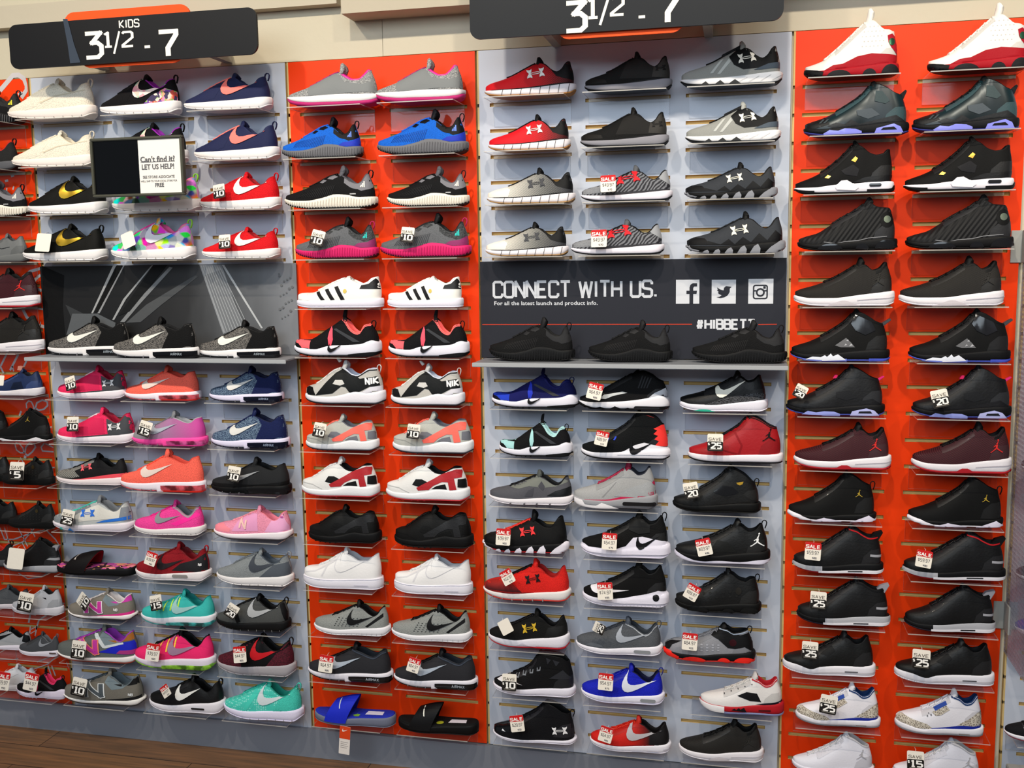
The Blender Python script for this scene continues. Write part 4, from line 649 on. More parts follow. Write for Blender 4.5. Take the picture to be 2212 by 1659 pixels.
mid('trunner', '101010w', '151517f', 'e6e2eaf', [Q('white_toe', 'eae6eef', [(0,.09),(.01,.04),(.1,.01),(.28,-.01),(.26,.02),(.16,.05),(.08,.1),(.02,.13)], .005), Q('white_wedge', 'e6dff0f', [[(.25,.0),(.4,.045),(.6,.01),(.6,-.01)], [(.7,.0),(.9,.08),(.99,.02),(.99,-.005)]], .005), JM('c2a238f', .75, .28, .075)], base='high', l='0c0c0df', loop='141416f', st=[(0,.09),(.15,.06),(.4,.06),(.65,.08),(.85,.09),(1,.1)])
def dub(name, accent, c2, collar, ov=(), tab='17171af', **k):
    mid(name, '161617l', '18181af', accent, [SB('grey_shank', 'b3b3b8f', *c2), SB('white_line', 'ece9eef', .28, 1.0, .12, .42), SB('sole_slot', '17171af', .6, .76, .26, .36, .006), P('heel_stripe', 'a2a2a8f', [(.84,.2),(.98,.185),(1,.21),(.84,.225)], .003), CB('collar_trim', collar, .018)] + list(ov), base='high', l=k.get('lin', '101011f'), ex=[EX('heel_tab', tab, [(.85,.4),(.88,.44),(.97,.47),(.98,.45),(.93,.36)], .035)], vamp=[(0,.115),(.02,.15),(.07,.175),(.18,.21),(.31,.27),(.45,.37),(.55,.44),(.6,.48)], col=[(.6,.485),(.68,.475),(.76,.43),(.84,.4),(.92,.41)], tip=(.62,.52))
dub('dubred', 'a81f26f', (0, .32, .3, 1.0), 'c01c22f')
dub('dubgrey', '1f1c30f', (.3, 1.0, .3, 1.05), '17171af', tab='9a9aa2f')
mid('threeblack', '151516l', 'ebe8eef', 'e4e1e8f', [TK('d9d6dcf', .05, .3, 12, .3, .004), SB('sole_slot', '55555af', .66, .8, .45, .55, .005), SB('sole_seam', 'c6c3caf', .3, .99, .42, .46), P('side_panel', '1c1c1ef', [(.4,.24),(.52,.33),(.56,.28),(.48,.22)], .003)], l='17171bf', st=[(0,.11),(.15,.1),(.3,.065),(.4,.1),(.6,.115),(1,.13)], sb=[(0,.03),(.1,.01),(.25,0),(1,0)])
CR = 'crackle:8f8578-d9d0c0'
mid('threewhite', 'e9e6ecl', 'edeaf0f', '77797ff', [P('toe_panel', CR, [(0,.1),(.02,.16),(.06,.18),(.18,.15),(.34,.12),(.42,.07),(.2,.06)], .003), P('heel_panel', CR, [(.68,.12),(.8,.19),(.9,.26),(.96,.28),(1,.12)], .003), MG('blue_line', '1c2c96f', .38, .99, [(.3,0),(.5,.01),(.7,.03),(1,.04)]), P('lace_panel', CR, [(.4,.24),(.56,.32),(.6,.28),(.5,.22),(.44,.21)], .003), SB('sole_slot', '77726ef', .7, .82, .3, .4, .006), CB('collar_trim', '1c3a6cf', .02), P('blue_eyelets', '28489cf', [(.42,.28),(.56,.36),(.57,.33),(.44,.255)], .004), P('eyelets', '6a6a70f', [oval(.35,.2,.008,.009,8), oval(.39,.215,.008,.009,8), oval(.365,.225,.006,.007,8)], .004)], l='12305ef', t='e6e4eaf', c='efedf2f', st=[(0,.1),(.15,.08),(.3,.055),(.4,.075),(.6,.08),(1,.1)], sb=[(0,.03),(.1,.01),(.25,0),(1,0)], bow=0)
mid('flightwhite', 'e4e3ecl', 'e6e4eef', 'd9d7e2f', [JM('a9a7aaf', .77, .24, .12), P('lace_panel', 'd8d6def', [(.28,.24),(.44,.33),(.58,.42),(.6,.38),(.45,.29),(.32,.2)], .002), SB('sole_line', 'd0cedaf', 0, 1, .4, .44), CB('collar_trim', 'b9b6b8f', .016)], base='high', l='bcb8b8f', c='e0dedef', t='dddce4f', lace=(7,))
# --- toddler sizes and odd pairs of the far left panel
alpha('todblackyellow', '17181am', '1c1c1ef', '141416f', '2a2a2cf', 'd8d03af', '141416f', rib='222224f', loop='2a2a2df')
run('todgreyred', '2b2c2cm', '55565af', '2b2b2ef', [P('red_trim', 'c52a20f', [(.62,.38),(.7,.34),(.72,.36),(.64,.4)])], c='1a1a1cf', l='b8281ef', loop='17171af')
mid('todgrey', '6a6c6cl', '6a6c6cf', '55575af', [A('fold_line', '333537f', [(.52,.26),(.6,.22),(.74,.25),(.74,.26),(.6,.232),(.53,.27)])], l='45474af', c='5f6162f')
mid('todnavy', '1c2c52l', 'ebe6eaf', 'c9c5ccf', [P('side_shape', '14203cf', [(.5,.12),(.55,.24),(.68,.26),(.72,.12)]), ], l='14182cf', c='10121cf', ex=[EX('tongue_patch', 'c98a7af', [(.58,.46),(.6,.54),(.68,.52),(.65,.45)], .04)])
mid('todtrunner', '111111w', '151517f', 'e6e2eaf', [Q('white_wedge', 'e6e2e6f', [[(.0,.0),(.2,.05),(.5,.01)], [(.55,.0),(.8,.08),(.99,.02)]], .005), JM('b89a3af', .62, .33, .08)], base='high', l='0c0c0df')
mid('todthirteen', '191919l', '151515f', '131313f', [A('round_badge', '6a5a3ad', oval(.66,.32,.03,.035), .006), P('quilting', '2b2b29f', [oval(.3+i*.06, .17+j*.045, .014, .012, 8) for i in range(8) for j in range(3)], .004)], l='0f0f10f', base='mid')
mid('toddub', '1a1b1cl', 'a9aaaff', '4a4b50f', [P('heel_stripe', '9a9ca0f', [(.8,.22),(.98,.2),(1,.24),(.86,.25)], .003)], base='high', l='131314f', ex=[EX('heel_tab', '9a9aa0f', [(.84,.38),(.88,.43),(.98,.44),(.93,.34)], .035)])
mid('todlight', 'b4b6bcl', 'd3d0d6f', 'c4c2c8f', [A('dark_slot', '1f2022f', [(.66,.3),(.74,.27),(.73,.3)])], l='26282af', c='c9cacff')
run('todfree', '55575am', 'd8cfd4f', 'c9c2c8f', [], c='4a4c50f', l='34363af')
run('todmax', '47494df', 'e9e2ecf', 'ded8e2f', [SW('8f9298f', .55, .19, .28, -6), WI('5a4a48g', .8, .95, .06, .09)], c='38393cf', l='6a6c70f', loop='6a6a6ef')
run('todtick', 'a9aaacf', 'e9e2ecf', 'ded8e2f', [SW('17181af', .3, .17, .42, 4), P('heel_panel', '1b1c1ff', [(.86,.2),(.88,.36),(.97,.3),(1,.15)])], c='17181af', l='101113f', t='17181af')
mid('todwhite', 'd9dadel', 'dcdce4f', 'cfcfd8f', [P('white_strap', 'e3e4e8l', [(.38,.24),(.44,.32),(.66,.4),(.72,.34),(.55,.24)], .005)], l='b9babff', c='d9dadef')
presto('todpresto', '141418k', '141418m', 'f0447cf', 'e8386cf', sole='e9dff0f', o='c8c0d0f')
# --- right-hand neighbours
run('endred', '1d1c22m', 'ece8eef', '7c1c30f', [P('toe_mark', 'c9c9ccf', [(.25,.2),(.3,.22),(.3,.18)])], c='131317f')
run('endblack', '17181bm', 'e6e2eaf', '17171af', [], c='131317f')
# ------------------------------------------------------------------ building each shoe model once
BUILT = {}
def finish(me, m): me.materials.clear(); me.materials.append(mat(m)); return me
def slide_parts(name):
    base, top, strap, inner, extra = SLIDES[name]
    f = Form('star', sb=[(0,.02),(.1,.004),(.3,0),(.9,0),(1,.01)], st=[(0,.1),(.08,.085),(.3,.07),(.5,.085),(.75,.1),(.95,.115),(1,.12)], ot=.012)
    parts = [('sole', finish(f.midsole, base)), ('tread', finish(f.outsole, base))]
    fb = f.sweep('footbed', [(-.012, 0), (-.012, .6), (-.03, 1)], lambda u: f.st(u) - .008, lambda u: f.st(u) + .012, False, True)
    parts.append(('footbed', finish(fb, top)))
    def strapmesh(o, wall):
        V = []; n, m = 17, 9
        for i in range(n):
            th = PI * i / (n - 1); y = -math.cos(th); z = math.sin(th)
            for j in range(m):
                a = j / (m - 1); lean = .1 * z
                u = .17 + lean + (.27 + .0 * z) * a + (.03 * z * a)
                wy = interp(PLAN, u) + .004 + o
                V.append((u, y * wy if abs(y) < .999 else y * wy, .035 + (.19 + o + .035 * math.sin(a * PI * .6) + a * .045) * z ** .8))
        return meshof('strap', V, grid_faces(n, m)), n, m
    outer, n, m = strapmesh(.006, 0)
    parts.append(('strap', finish(outer, strap)))
    inn, _, _ = strapmesh(-.004, 0); parts.append(('strap_lining', finish(inn, inner)))
    bv = BVHTree.FromPolygons([v.co.copy() for v in outer.vertices], [tuple(p.vertices) for p in outer.polygons])
    f.bvh_a = bv; f.bvh_u = bv
    for nm, m_, pts in extra:
        if nm in ('size_sticker', 'price_sticker'):
            V = [(p[0], p[1], f.st(p[0]) + .0145) for p in pts]; me = meshof(nm, V, [tuple(range(len(V)))], smooth=False)
        else:
            V, Fc = f.project([pts] if isinstance(pts[0], tuple) else pts, 'a', .003, .03, False); me = meshof(nm, V, Fc)
        parts.append((nm, finish(me, m_)))
    return parts
SLIDES = dict(
 slideblue=('6f7486f', '2230a8m', '1c2cc0f', '1a28a8f', [('curved_tick_logo', 'c9d0d8f', [(.36,.19),(.372,.19),(.36,.26),(.34,.275)]), ('size_sticker', '7fae3af', [(.5,-.07),(.53,-.1),(.58,-.1),(.585,-.05),(.54,-.035)]), ('price_sticker', 'd8d4e8f', [(.64,-.05),(.86,-.06),(.85,.03),(.65,.04)])]),
 slideblack=('131314f', '161617m', '17171af', '0f0f10f', [('curved_tick_logo', 'e4e2d8f', [(.36,.19),(.375,.19),(.35,.28),(.33,.29)]), ('size_sticker', 'a9a82af', oval(.54,-.06,.045,.04)), ('price_sticker', 'd8d2dcf', [(.64,-.06),(.86,-.06),(.85,.02),(.66,.03)])]),
 slidefloral=('17171af', 'cells:d8607a-3a2030-e0a060-b84a9a-2a1c24-e88a90:20', '1b1416f', 'a51a28f', [('crossed_arc_logo', 'd9cfc8f', xf(UAP[0], .3, .2, .07))]))
MODELS['slideblue'] = MODELS['slideblack'] = MODELS['slidefloral'] = None
def build_model(name):
    if name in BUILT: return BUILT[name]
    if name in SLIDES:
        parts = slide_parts(name)
    else:
        d = MODELS[name]; f = Form(d['base'], **d['kw'])
        parts = [('upper', finish(f.upper, d['u'])), ('lining', finish(f.lining(), d['l'])), ('tongue', finish(f.tongue(), d['t']))]
        parts += [('midsole', finish(f.midsole, d['s'])), ('outsole', finish(f.outsole, d['o']))]
        if d['lace']:
            n = d['lace'][0]; parts.append(('laces', finish(f.laces(f.uT - .06 * n, f.uT - .015, n, bow=d['bow']), d['c'])))
        for i, (nm, m, surf, pts, off, mir) in enumerate(d['ov']):
            if callable(pts): pts = pts(f)
            if nm in ('sole_pods', 'white_wedge', 'sole_wedge', 'sole_gaps', 'heel_badge', 'three_stripes', 'lace_eyelet', 'side_stripes', 'wing_clip', 'lace_loops', 'toe_slashes', 'ankle_print', 'side_print'):
                for q in pts:
                    V, Fc = f.project([q], surf, off + i * .0005, .015, False)
                    if Fc: parts.append(({'three_stripes': 'stripe', 'sole_pods': 'sole_pod', 'sole_gaps': 'sole_gap', 'lace_loops': 'lace_loop', 'side_stripes': 'side_stripe', 'toe_slashes': 'toe_slash'}.get(nm, nm), finish(clean(meshof(nm, V, Fc), .0002, False), m)))
                continue
            V, Fc = f.project(pts, surf, off + i * .0005, .022 if max(p[0] for q in pts for p in q) - min(p[0] for q in pts for p in q) > .12 else .015, mir)
            if Fc: parts.append((nm, finish(clean(meshof(nm, V, Fc), .0002, False), m)))
        lp = d['loop'] or (d['u'] if f.p['loop'] and d['base'] in ('roshe',) else 0)
        if lp:
            hx, hz = f.p['hx'] + .002, f.p['col'][-1][1]
            pts = [(hx - .012, 0, hz - .03), (hx - .01, 0, hz + .01), (hx - .004, 0, hz + .034), (hx + .012, 0, hz + .048), (hx + .03, 0, hz + .044), (hx + .04, 0, hz + .024), (hx + .036, 0, hz - .005), (hx + .022, 0, hz - .045)]
            V, Fc = tube(pts, .006, 6, 2.4, False); parts.append(('heel_loop', finish(meshof('heel_loop', V, Fc), lp)))
        for nm, m, pts, w in d['ex']:
            n = len(pts); V = [(p[0], s * w * (1 if s < 0 or 1 else 1), p[1]) for s in (-1, 1) for p in pts]
            Fc = [tuple(range(n)), tuple(range(2*n - 1, n - 1, -1))] + [(i, (i+1) % n, n + (i+1) % n, n + i) for i in range(n)]
            me = meshof(nm, V, Fc, smooth=False); bm = bmesh.new(); bm.from_mesh(me); bmesh.ops.recalc_face_normals(bm, faces=bm.faces)
            bmesh.ops.bevel(bm, geom=bm.edges, offset=.004, segments=2, affect='EDGES'); bm.to_mesh(me); bm.free(); parts.append((nm, finish(me, m)))
    H = max(v.co.z for _, me in parts for v in me.vertices)
    BUILT[name] = (parts, H); return BUILT[name]

# ------------------------------------------------------------------ heights of the slots, panel by panel (the boards are not hung perfectly level)
PITCH = .0762
OFF = dict(A=[(-1,.002),(12,0),(18,-.005),(20,-.008),(24,-.011),(26,-.012)], B=[(-1,.003),(12,0),(14,.003),(18,0),(20,-.005),(24,-.009),(26,-.01)], C=[(-1,-.001),(4,-.004),(10,-.002),(14,.004),(18,.0065),(22,.003),(26,0)],
           D=[(-1,.0),(4,-.004),(10,-.001),(14,.004),(17,.007),(20,.007),(24,.002),(26,0)], E=[(-1,.008),(0,.007),(4,0),(10,-.003),(14,-.006),(18,-.007),(22,-.01),(26,-.012)])
OFF['F'] = OFF['E']
def zk(p, k): return FLOOR - k * PITCH + interp(OFF[p], k)
PANELS = dict(A=(-2.96, -2.352, [(-2.905, -2.655), (-2.612, -2.362)]), B=(-2.346, -1.417, [(-2.303, -2.043), (-2.0, -1.742), (-1.697, -1.441)]), C=(-1.411, -.797, [(-1.372, -1.121), (-1.073, -.824)]),
              D=(-.791, .126, [(-.753, -.503), (-.461, -.211), (-.167, .088)]), E=(.132, .742, [(.158, .412), (.463, .712)]), F=(.757, 1.375, [(.8, 1.05), (1.1, 1.35)]))
PNAME = dict(A='far left orange slatwall panel with white line drawings', B='grey white slatwall panel under the KIDS size sign', C='orange slatwall panel between the two grey white panels',
             D='grey white slatwall panel holding the CONNECT WITH US banner', E='orange slatwall panel with the basketball shoes at the right', F='grey white slatwall panel beyond the clear divider')
GNAME = dict(A='shoes on the far left orange panel', B='shoes on the grey panel under the kids sign', C='shoes on the middle orange panel', D='shoes on the banner panel', E='shoes on the right orange panel', F='shoes beyond the clear divider')
MDF = 'd6b87af'
TOP = 2.310; BOT = .106
def panel(p):
    X0, X1, cols = PANELS[p]; col = 'f53e08q' if p in 'ACE' else 'c6ccd8q'
    z0 = BOT + interp(OFF[p], 26)
    xs = [X0, X0 + .005]; 
    for a, b in cols: xs += [a, b]
    xs.append(X1)
    slots = [(zk(p, k) - .0105, zk(p, k)) for k in range(-1, 27) if zk(p, k) - .012 > z0 + .01]
    zs = [TOP] 
    for a, b in slots: zs += [b, a]
    zs.append(z0)
    V, Fc, fm = [], [], []
    def quad(a, b, c, d, m): o = len(V); V.extend((a, b, c, d)); Fc.append((o, o+1, o+2, o+3)); fm.append(m)
    for j in range(len(zs) - 1):
        zt, zb = zs[j], zs[j+1]; slotrow = j % 2 == 1
        for i in range(len(xs) - 1):
            a, b = xs[i], xs[i+1]; slot = slotrow and (i == 0 or (i >= 2 and i % 2 == 0 and i < len(xs) - 2))
            if i == 0: m = 1
            else: m = 0
            if not slot: quad((a, 0, zb), (b, 0, zb), (b, 0, zt), (a, 0, zt), m)
            else:
                d = .011
                quad((a, d, zb), (b, d, zb), (b, d, zt), (a, d, zt), 1)
                quad((a, 0, zb), (b, 0, zb), (b, d, zb), (a, d, zb), 1); quad((a, d, zt), (b, d, zt), (b, 0, zt), (a, 0, zt), 1)
                quad((a, 0, zb), (a, d, zb), (a, d, zt), (a, 0, zt), 1); quad((b, d, zb), (b, 0, zb), (b, 0, zt), (b, d, zt), 1)
    D = .018
    quad((X0, 0, TOP), (X1, 0, TOP), (X1, D, TOP), (X0, D, TOP), 1); quad((X0, D, z0), (X1, D, z0), (X1, 0, z0), (X0, 0, z0), 1)
    quad((X0, D, z0), (X0, 0, z0), (X0, 0, TOP), (X0, D, TOP), 1); quad((X1, 0, z0), (X1, D, z0), (X1, D, TOP), (X1, 0, TOP), 1); quad((X1, D, z0), (X0, D, z0), (X0, D, TOP), (X1, D, TOP), 1)
    o = link('slatwall_panel', meshof('slatwall_panel', V, Fc, [col, MDF], fm, False))
    return tag(o, PNAME[p], 'wall panel', 'slatwall panels of the shoe display')
PO = {p: panel(p) for p in PANELS}
# line drawings on the far left panel: seen through pixel outlines, drawn at their place on the board
def onwall(pts, d=.0): return [at(x, y, d) for x, y in pts]
DRAW = [([(0,196),(28,163),(40,162),(52,170),(58,185),(58,195),(46,211)], .016), ([(40,205),(48,200)], .01), ([(14,388),(15,393)], .013), ([(26,375),(28,382)], .013), ([(38,370),(40,376)], .013), ([(0,398),(3,404)], .012), ([(15,406),(14,418)], .005), ([(30,402),(28,410)], .005),
 ([(44,612),(50,598),(66,586),(88,580)], .010), ([(72,612),(78,602),(88,594)], .010), ([(70,620),(90,628)], .010), ([(48,665),(58,685),(75,700),(96,706)], .011), ([(60,664),(93,668)], .007), ([(72,688),(74,700)], .003), ([(80,692),(80,703)], .003), ([(88,695),(88,705)], .003), ([(0,702),(10,708)], .008),
 ([(2,790),(16,762)], .007), ([(22,800),(40,765)], .008), ([(0,790),(8,806)], .007), ([(48,800),(58,778)], .007), ([(30,802),(26,790)], .005),
 ([(58,882),(57,872),(62,866),(68,868),(72,876),(74,884),(70,889)], .005), ([(76,884),(80,870),(92,864),(102,868),(103,876),(95,884),(84,886),(77,882)], .006), ([(46,888),(42,898)], .007), ([(100,925),(112,922),(118,932),(119,958)], .005),
 ([(32,958),(36,972),(44,978),(52,978),(50,968),(42,958),(34,956)], .005), ([(54,978),(56,966),(64,957),(74,958),(77,966),(70,976),(60,984),(55,980)], .006), ([(96,957),(89,966),(92,974),(118,976),(119,966),(98,958)], .005), ([(55,984),(54,990)], .01), ([(108,1010),(120,1010)], .005), ([(44,988),(54,1004)], .003),
 ([(0,1140),(10,1165),(30,1165),(66,1152),(100,1144),(118,1140)], .005), ([(10,1140),(22,1180)], .004), ([(40,1141),(60,1180)], .004), ([(66,1140),(76,1160)], .004), ([(95,1140),(120,1165),(135,1182)], .005), ([(26,1180),(50,1170),(75,1140)], .004), ([(48,1172),(58,1192)], .004),
 ([(62,1345),(66,1326),(78,1328)], .007), ([(78,1360),(84,1340),(110,1322),(140,1310)], .006), ([(120,1303),(146,1304)], .006), ([(124,1312),(146,1314)], .006), ([(66,1352),(64,1372)], .005), ([(80,1352),(76,1374)], .005), ([(66,1360),(78,1354)], .003), ([(64,1370),(77,1362)], .003),
 ([(80,1430),(110,1418),(134,1408)], .004), ([(74,1445),(104,1434),(130,1412)], .004), ([(144,1430),(152,1446)], .004), ([(40,1422),(28,1425),(0,1424)], .003), ([(104,1438),(112,1462)], .005), ([(112,1438),(120,1460)], .005), ([(92,1500),(100,1510),(125,1505),(138,1490)], .004), ([(40,1238),(60,1250),(90,1246),(105,1236)], .004)]
V, Fc = [], []
for pts, w in DRAW:
    w3 = [Vector((p.x, p.z)) for p in onwall(pts)]
    w3 = [p for p in w3]
    for q in ribbon(w3, w):
        q = [Vector((min(p.x, -2.354), p.y)) for p in q]
        o = len(V); V += [(p.x, -.0006, p.y) for p in q]; Fc.append((o, o+1, o+2, o+3))
gr = link('printed_drawing', meshof('printed_drawing', V, Fc, ['c9c3c4f'], smooth=False), PO['A']); gr['label'] = 'white line drawing print'

# clear acrylic, for shelves
def acrylic():
    m, nt, b, nd, lk = nmat('clear_acrylic')
    out = nd['Material Output']; tr = nd.new('ShaderNodeBsdfTransparent'); tr.inputs[0].default_value = (.955, .96, .97, 1)
    gl = nd.new('ShaderNodeBsdfGlossy'); gl.inputs['Roughness'].default_value = .05; gl.inputs[0].default_value = (.9, .9, .92, 1)
    lw = nd.new('ShaderNodeLayerWeight'); lw.inputs[0].default_value = .22
    mr = nd.new('ShaderNodeMapRange'); mr.inputs[3].default_value = .01; mr.inputs[4].default_value = .16; lk.new(lw.outputs['Facing'], mr.inputs[0])
    mx = nd.new('ShaderNodeMixShader'); lk.new(mr.outputs[0], mx.inputs[0]); lk.new(tr.outputs[0], mx.inputs[1]); lk.new(gl.outputs[0], mx.inputs[2]); lk.new(mx.outputs[0], out.inputs[0])
    return m
ACR = acrylic()
def acr_edge():  # pale half-opaque tone paints in the light that acrylic edges pick up
    m, nt, b, nd, lk = nmat('acrylic_edge_glow'); out = nd['Material Output']
    tr = nd.new('ShaderNodeBsdfTransparent'); df = nd.new('ShaderNodeBsdfPrincipled'); df.inputs['Base Color'].default_value = lin('d8d2c8'); df.inputs['Roughness'].default_value = .2
    mx = nd.new('ShaderNodeMixShader'); mx.inputs[0].default_value = .55; lk.new(tr.outputs[0], mx.inputs[1]); lk.new(df.outputs[0], mx.inputs[2]); lk.new(mx.outputs[0], out.inputs[0]); return m
ACE = acr_edge()
def shelf_mesh():
    w = .118; V, Fc, fm = [], [], []
    def bx(x0, x1, y0, y1, z0, z1, front_edge):
        o = len(V); V.extend([(x0,y0,z0),(x1,y0,z0),(x1,y1,z0),(x0,y1,z0),(x0,y0,z1),(x1,y0,z1),(x1,y1,z1),(x0,y1,z1)])
        for q, e in (((0,3,2,1),0),((4,5,6,7),0),((0,1,5,4),1),((2,3,7,6),0),((1,2,6,5),1),((3,0,4,7),1)):
            Fc.append(tuple(o + i for i in q)); fm.append(1 if (e and front_edge) or (not front_edge and q in ((0,3,2,1),(1,2,6,5),(3,0,4,7))) else 0)
    bx(-w, w, -.128, -.0015, -.003, 0, True)
    bx(-w, w, -.0045, -.0015, -.07, -.0105, False)
    bx(-w, w, -.0045, -.0015, -.0104, -.0031, True)  # strip added over the slot, its pale colour imitates the glowing hook edge
    me = meshof('shelf', V, Fc, [ACR, ACE], fm, False); return me
SHELF = shelf_mesh()

# ------------------------------------------------------------------ placing the shoes
# undersides of the two long shelves, above the row that stands under them
ROOM = dict(B=(at(53, 771, .16).z + at(618, 779, .16).z) / 2 - .013, D=(at(1020, 784, .16).z + at(1703, 791, .16).z) / 2 - .013)
def put(p, col, k, model, xl, xr, yt, D, base=None, yc=None, shelf=True, rot=0):
    narrow = yc is not None or p == 'A'
    yc = yc or ((.04 if col == 0 or k < 13 else .074) if p == 'A' else .066)
    parts, H = build_model(model)
    zb = (zk(p, k) + .001) if base is None else base
    ym = (yt + 829.5) / 2
    cen = at((xl + xr) / 2, yt, yc)
    # vertical pixel of the middle of the shoe
    v = cam.matrix_world.inverted() @ Vector((cen.x, -yc, (cen.z + zb) / 2)); ym = 829.5 + F * v.y / v.z
    xa, xb = at(xl, ym, yc).x, at(xr, ym, yc + .012).x
    L = xb - xa; h = cen.z - zb
    sz = max(.8 * L, min(1.16 * L, h / H))
    if base is None and xr > 2212: sz = L
    if k > -1: sz = min(sz, (.1455 if k != 11 or p not in 'BD' or base is not None else ROOM[p] - zb) / H)
    r = empty('slide_sandal' if model in SLIDES else MODELS[model]['n'], ((xa + xb) / 2, -yc, zb))
    r.scale = (L, min(L, .29) * (.78 if narrow else 1), sz); r.rotation_euler = (0, 0, math.radians(rot))
    tag(r, D, 'slide sandal' if model in SLIDES else 'shoe', GNAME[p])
    for nm, me in parts:
        c = link(nm, me, r); c.location = (-.5, 0, 0)
        if nm == 'upper' and False: pass
    if shelf:
        a, b = PANELS[p][2][col]
        cx = (a + b) / 2 * .55 + (xa + xb) / 2 * .45
        s = link('shelf', SHELF); s.location = (cx, 0, zb - .001); tag(s, ' '.join(('clear shelf under the ' + D).split()[:16]), 'shelf', 'clear acrylic shelves')
    return r
def look(o, D): return D
TAGS = []
def T(kind, txt, px, py, rot, w, D): TAGS.append((kind, txt, px, py, rot, w, D))
def rowB(k, *it):
    for i, x in enumerate(it): put('B', i, k, *x)
rowB(-1, ('cream', 18, 202, 170, 'all cream mesh trainer on the top shelf'), ('floral', 217, 386, 161, 'black trainer with flower print heel above the message holder'), ('navy', 398, 584, 158, 'navy trainer with coral tick, upper of two'))
rowB(1, ('cream', 27, 205, 282, 'all cream mesh trainer left of the message holder'), ('floral', 231, 400, 265, 'black trainer with purple collar hidden behind the message holder'), ('navy', 420, 600, 261, 'navy trainer with coral tick, lower of two'))
rowB(3, ('gold', 62, 226, 380, 'black trainer with gold tick, upper of two'), ('camo', 243, 430, 373, 'multicoloured camouflage trainer partly behind the message holder'), ('red', 432, 603, 371, 'red trainer with white tick, upper of two'))
rowB(5, ('gold', 51, 225, 483, 'black trainer with gold tick and blank tag'), ('camo', 241, 417, 470, 'multicoloured camouflage trainer with bright pink laces'), ('red', 437, 601, 490, 'red trainer with white tick above the dark photo banner'))
rowB(11, ('uapink', 125, 270, 788, 'pink runner with grey heel, upper of two'), ('seqcoral', 271, 428, 788, 'coral runner with white tick just below the long shelf'), ('seqnavy', 453, 608, 789, 'navy knit runner with white tick, upper of two'))
rowB(13, ('uapink', 125, 288, 878, 'pink runner with grey heel, lower of two'), ('seqpink', 287, 443, 886, 'grey to magenta fading runner with pink sole'), ('seqnavy', 457, 621, 880, 'navy knit runner with white tick, lower of two'))
rowB(15, ('uacoral', 122, 274, 984, 'black and grey runner with coral logo', None, .044), ('seqcoral', 259, 440, 967, 'large coral runner with silver tick, lower of two', None, .09), ('maxblack', 457, 625, 993, 'dark grey runner with black sole and silver tick'))
rowB(17, ('uasilver', 116, 285, 1075, 'silver grey runner with blue logo and heel'), ('freepink', 291, 439, 1078, 'hot pink runner with grey tick and loose laces'), ('nbpink', 463, 628, 1089, 'pale pink runner with tonal N'))
rowB(19, ('slidefloral', 124, 289, 1188, 'black slide sandal with red lining and flower footbed'), ('tavasred', 294, 451, 1168, 'dark red and black runner with red heel loop'), ('greyroshe', 469, 630, 1182, 'light grey trainer with dark grey tick and heel'))
rowB(21, ('nbgrey', 149, 290, 1268, 'grey runner with magenta N and pink heel'), ('zoomteal', 306, 462, 1270, 'teal runner with lime lace cords'), ('darkroshe', 468, 624, 1280, 'dark grey trainer with black sole and silver tick'))
rowB(23, ('nbmulti', 124, 297, 1344, 'grey runner with purple N and blue heel'), ('zoompink', 291, 461, 1352, 'hot pink runner with black collar and green air unit'), ('burgundy', 470, 635, 1365, 'burgundy trainer with black panel and red tick'))
rowB(25, ('nbblack', 138, 308, 1445, 'grey runner with dark N and loose dark laces'), ('thea', 324, 482, 1453, 'black leather trainer with large white tick'), ('mint', 485, 652, 1463, 'mint green netted trainer with pale tick'))
def rowC(k, m, a, b, D):
    put('C', 0, k, m, *a, D + ', left of its pair'); put('C', 1, k, m, *b, D + ', right of its pair')
rowC(-1, 'marl', (620.6, 818, 137.5), (810.5, 1003.6, 127), 'marled grey runner with pink collar')
rowC(1, 'alphablue', (608.7, 781, 253), (814, 1010, 236), 'bright blue runner with grey ribbed sole')
rowC(3, 'alphablack', (615, 813, 358), (836, 1012, 359), 'black runner with white ribbed sole')
rowC(5, 'alphapink', (638, 815, 468), (821, 1016, 460), 'grey ribbed runner with magenta sole')
rowC(7, 'superstar', (642, 826, 596), (837, 999, 596), 'white leather trainer with three black stripes')
rowC(9, 'prestopink', (636, 821, 666), (839, 1012, 669), 'black strap trainer with salmon toe and lining')
rowC(11, 'huaultra', (659.7, 830, 768), (844, 1002, 779), 'white and black caged trainer with loops')
rowC(13, 'huacoral', (661, 816, 893), (848, 1021, 888), 'pale grey trainer with coral cage')
rowC(15, 'huared', (652, 817, 985), (834, 1013, 990), 'white trainer with dark red cage')
rowC(17, 'huablack', (667, 821, 1088), (852, 1021, 1090), 'all black caged trainer')
rowC(19, 'forcewhite', (656, 825, 1181), (851.6, 1019, 1195), 'all white leather trainer')
rowC(21, 'freegrey', (679, 841, 1293), (846, 1018, 1303), 'light grey runner with black tick and heel strap')
rowC(23, 'seqgrey', (666, 846, 1386), (851, 1030, 1398), 'charcoal runner with pale tick and SALE tag')
put('C', 0, 25, 'slideblue', 681, 852, 1499, 'bright blue slide sandal with hanging orange tag')
put('C', 1, 25, 'slideblack', 861, 1032, 1516, 'black slide sandal with white price sticker')
def rowD(k, *it):
    for i, x in enumerate(it): put('D', i, k, *x)
rowD(-1, ('uared', 1046, 1244, 124, 'red runner with white crossed logo, upper of two'), ('uablackgrey', 1262, 1452, 112, 'black runner with grey sole, upper of two'), ('uagrey', 1469.5, 1691.6, 90, 'grey and black runner with white logo, upper of two'))
rowD(1, ('uared', 1054, 1232, 247, 'red runner with white crossed logo, lower of two'), ('uablackgrey', 1253, 1445, 232, 'black runner with grey sole, lower of two'), ('uagrey', 1480, 1688, 220, 'grey and black runner with white logo, lower of two'))
